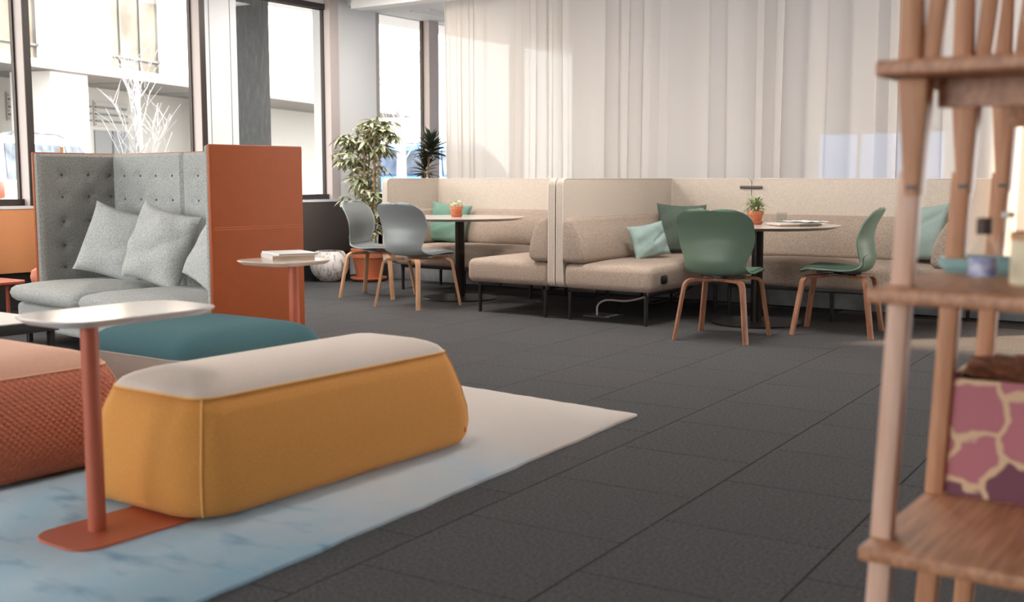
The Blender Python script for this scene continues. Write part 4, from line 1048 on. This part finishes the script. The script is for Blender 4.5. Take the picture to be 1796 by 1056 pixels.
for sgn, xs in ((1, SX0), (-1, SX1)):
    for k, y in enumerate(LY):
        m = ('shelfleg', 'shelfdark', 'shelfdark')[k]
        # foot piece, floor to low board; then two bolted pieces per tier
        obj('leg', bar((xs+sgn*.0, y, 0), (xs+sgn*.02, y, ZB[0]-.0265), .04, .036), m, t, world=True)
        for zl, zh in ((ZB[0], ZB[1]-.0265), (ZB[1], ZB[2]-.0265)):
            sp = .030 if zl < .6 else .034
            hm = zl+(zh-zl)*(.0 if zl < .6 else .45)
            if zl < .6: obj('leg', bar((xs+sgn*.018, y, zl+.0005), (xs+sgn*.034, y, zh), .036, .036), m, t, world=True)
            else:
                obj('leg', bar((xs+sgn*.036, y, zl+.0005), (xs+sgn*.044, y, zl+(zh-zl)*.56), .036, .030), m, t, world=True)
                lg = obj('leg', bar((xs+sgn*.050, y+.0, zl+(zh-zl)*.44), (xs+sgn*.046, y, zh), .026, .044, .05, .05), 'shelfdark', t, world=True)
                obj('bolt', lathe(B(), [(.007, 0), (.007, .004)], 10).copy() if False else bx(*sorted((xs+sgn*.044, xs+sgn*.058)), y-.030, y-.022, zl+(zh-zl)*.47, zl+(zh-zl)*.49), 'metalblack', lg, world=True, smooth=False)
        z = ZB[2]
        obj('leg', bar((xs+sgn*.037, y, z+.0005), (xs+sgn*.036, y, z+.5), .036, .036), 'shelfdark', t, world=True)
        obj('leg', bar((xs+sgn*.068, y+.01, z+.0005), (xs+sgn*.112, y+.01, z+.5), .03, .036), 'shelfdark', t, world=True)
obj('shelf_board', bx(SX0+.02, SX1-.02, SY0+.02, SY1-.02, ZB[2]+.5, ZB[2]+.526, bev=.006), 'shelf', t, world=True)
# things on the shelf
b = thing('storage_box', 'patterned purple and cream box on the lowest shelf board', 'box', (-.285, 2.40, ZB[0]), math.radians(3))
bm = B(); w_, l_, h_ = .56, .2, .235
box(bm, -w_/2, w_/2, -l_/2, -l_/2+.006, 0, h_); box(bm, -w_/2, w_/2, l_/2-.006, l_/2, 0, h_); box(bm, -w_/2, -w_/2+.006, -l_/2+.006, l_/2-.006, 0, h_); box(bm, w_/2-.006, w_/2, -l_/2+.006, l_/2-.006, 0, h_)
obj('wall', bm, 'pattern', b, smooth=False); obj('bottom', bx(-w_/2+.006, w_/2-.006, -l_/2+.006, l_/2-.006, 0, .006), 'pattern', b, smooth=False)
bm = B(); bmesh.ops.create_icosphere(bm, subdivisions=5, radius=1)
rnd = random.Random(2)
for v in bm.verts:
    n_ = wob(v.co, 2.2, 1)*.10+wob(v.co, 5, 3)*.07+rnd.uniform(-.06, .06); v.co *= 1+n_; v.co = Vector((max(-.262, min(.262, v.co.x*.27)), max(-.085, min(.085, v.co.y*.09)), v.co.z*.045))
o = obj('fur_throw', bm, 'fur', ang=180); o.location = (-.285, 2.40, ZB[0]+.235); tag(o, 'brown fluffy fur throw stuffed in the patterned box', 'throw')
bt = thing('bottle', 'small clear bottle with brown cap and bluish label on the middle shelf board', 'bottle', (-.44, 2.0, ZB[1]))
obj('glass_body', lathe(B(), [(.018, 0), (.022, .004), (.022, .058), (.017, .072), (.010, .082), (.010, .088)], 24), 'bottleglass', bt)
obj('label', lathe(B(), [(.0225, .018), (.0225, .05)], 24, cap0=False, cap1=False), 'label', bt); obj('cap', lathe(B(), [(.013, .088), (.013, .114), (.011, .116)], 18), 'capblack', bt)
bt = thing('bottle', 'slim clear bottle standing right behind the capped bottle on the shelf', 'bottle', (-.415, 2.06, ZB[1]))
obj('glass_body', lathe(B(), [(.014, 0), (.016, .004), (.016, .08), (.01, .09), (.01, .115)], 20), 'bottleglass', bt)
obj('stopper', lathe(B(), [(.011, .115), (.011, .125)], 14), 'bracket', bt)
t = thing('tray', 'pale teal tray lying behind the bottles on the middle shelf board', 'tray', (-.47, 2.32, ZB[1]), math.radians(4))
obj('bottom', loft(B(), [rrect(.2, .12, .02, 5, 0, 0, 0), rrect(.22, .14, .02, 5, 0, 0, .012)]), 'dish', t); 
bm = B(); loft(bm, [rrect(.22, .14, .02, 5, 0, 0, .012), rrect(.23, .15, .02, 5, 0, 0, .028), rrect(.222, .142, .02, 5, 0, 0, .028), rrect(.212, .132, .02, 5, 0, 0, .0125)], False, False); obj('rim', bm, 'dish', t)
t = thing('candle_jar', 'cream candle jar at the right end of the middle shelf board', 'candle', (-.375, 2.06, ZB[1]))
obj('jar', lathe(B(), [(.03, 0), (.034, .004), (.034, .075), (.032, .078)], 28), 'cream', t); obj('lid', lathe(B(), [(.035, .078), (.035, .09), (.03, .093)], 28), 'wood', t)
t = thing('vase', 'white ceramic vase at the right end of the top shelf board', 'vase', (-.335, 2.02, ZB[2]))
obj('body', lathe(B(), [(.03, 0), (.055, .03), (.06, .07), (.05, .11), (.03, .14)], 32), 'bookcover', t); obj('neck', lathe(B(), [(.03, .14), (.028, .17), (.032, .18)], 28), 'bookcover', t)
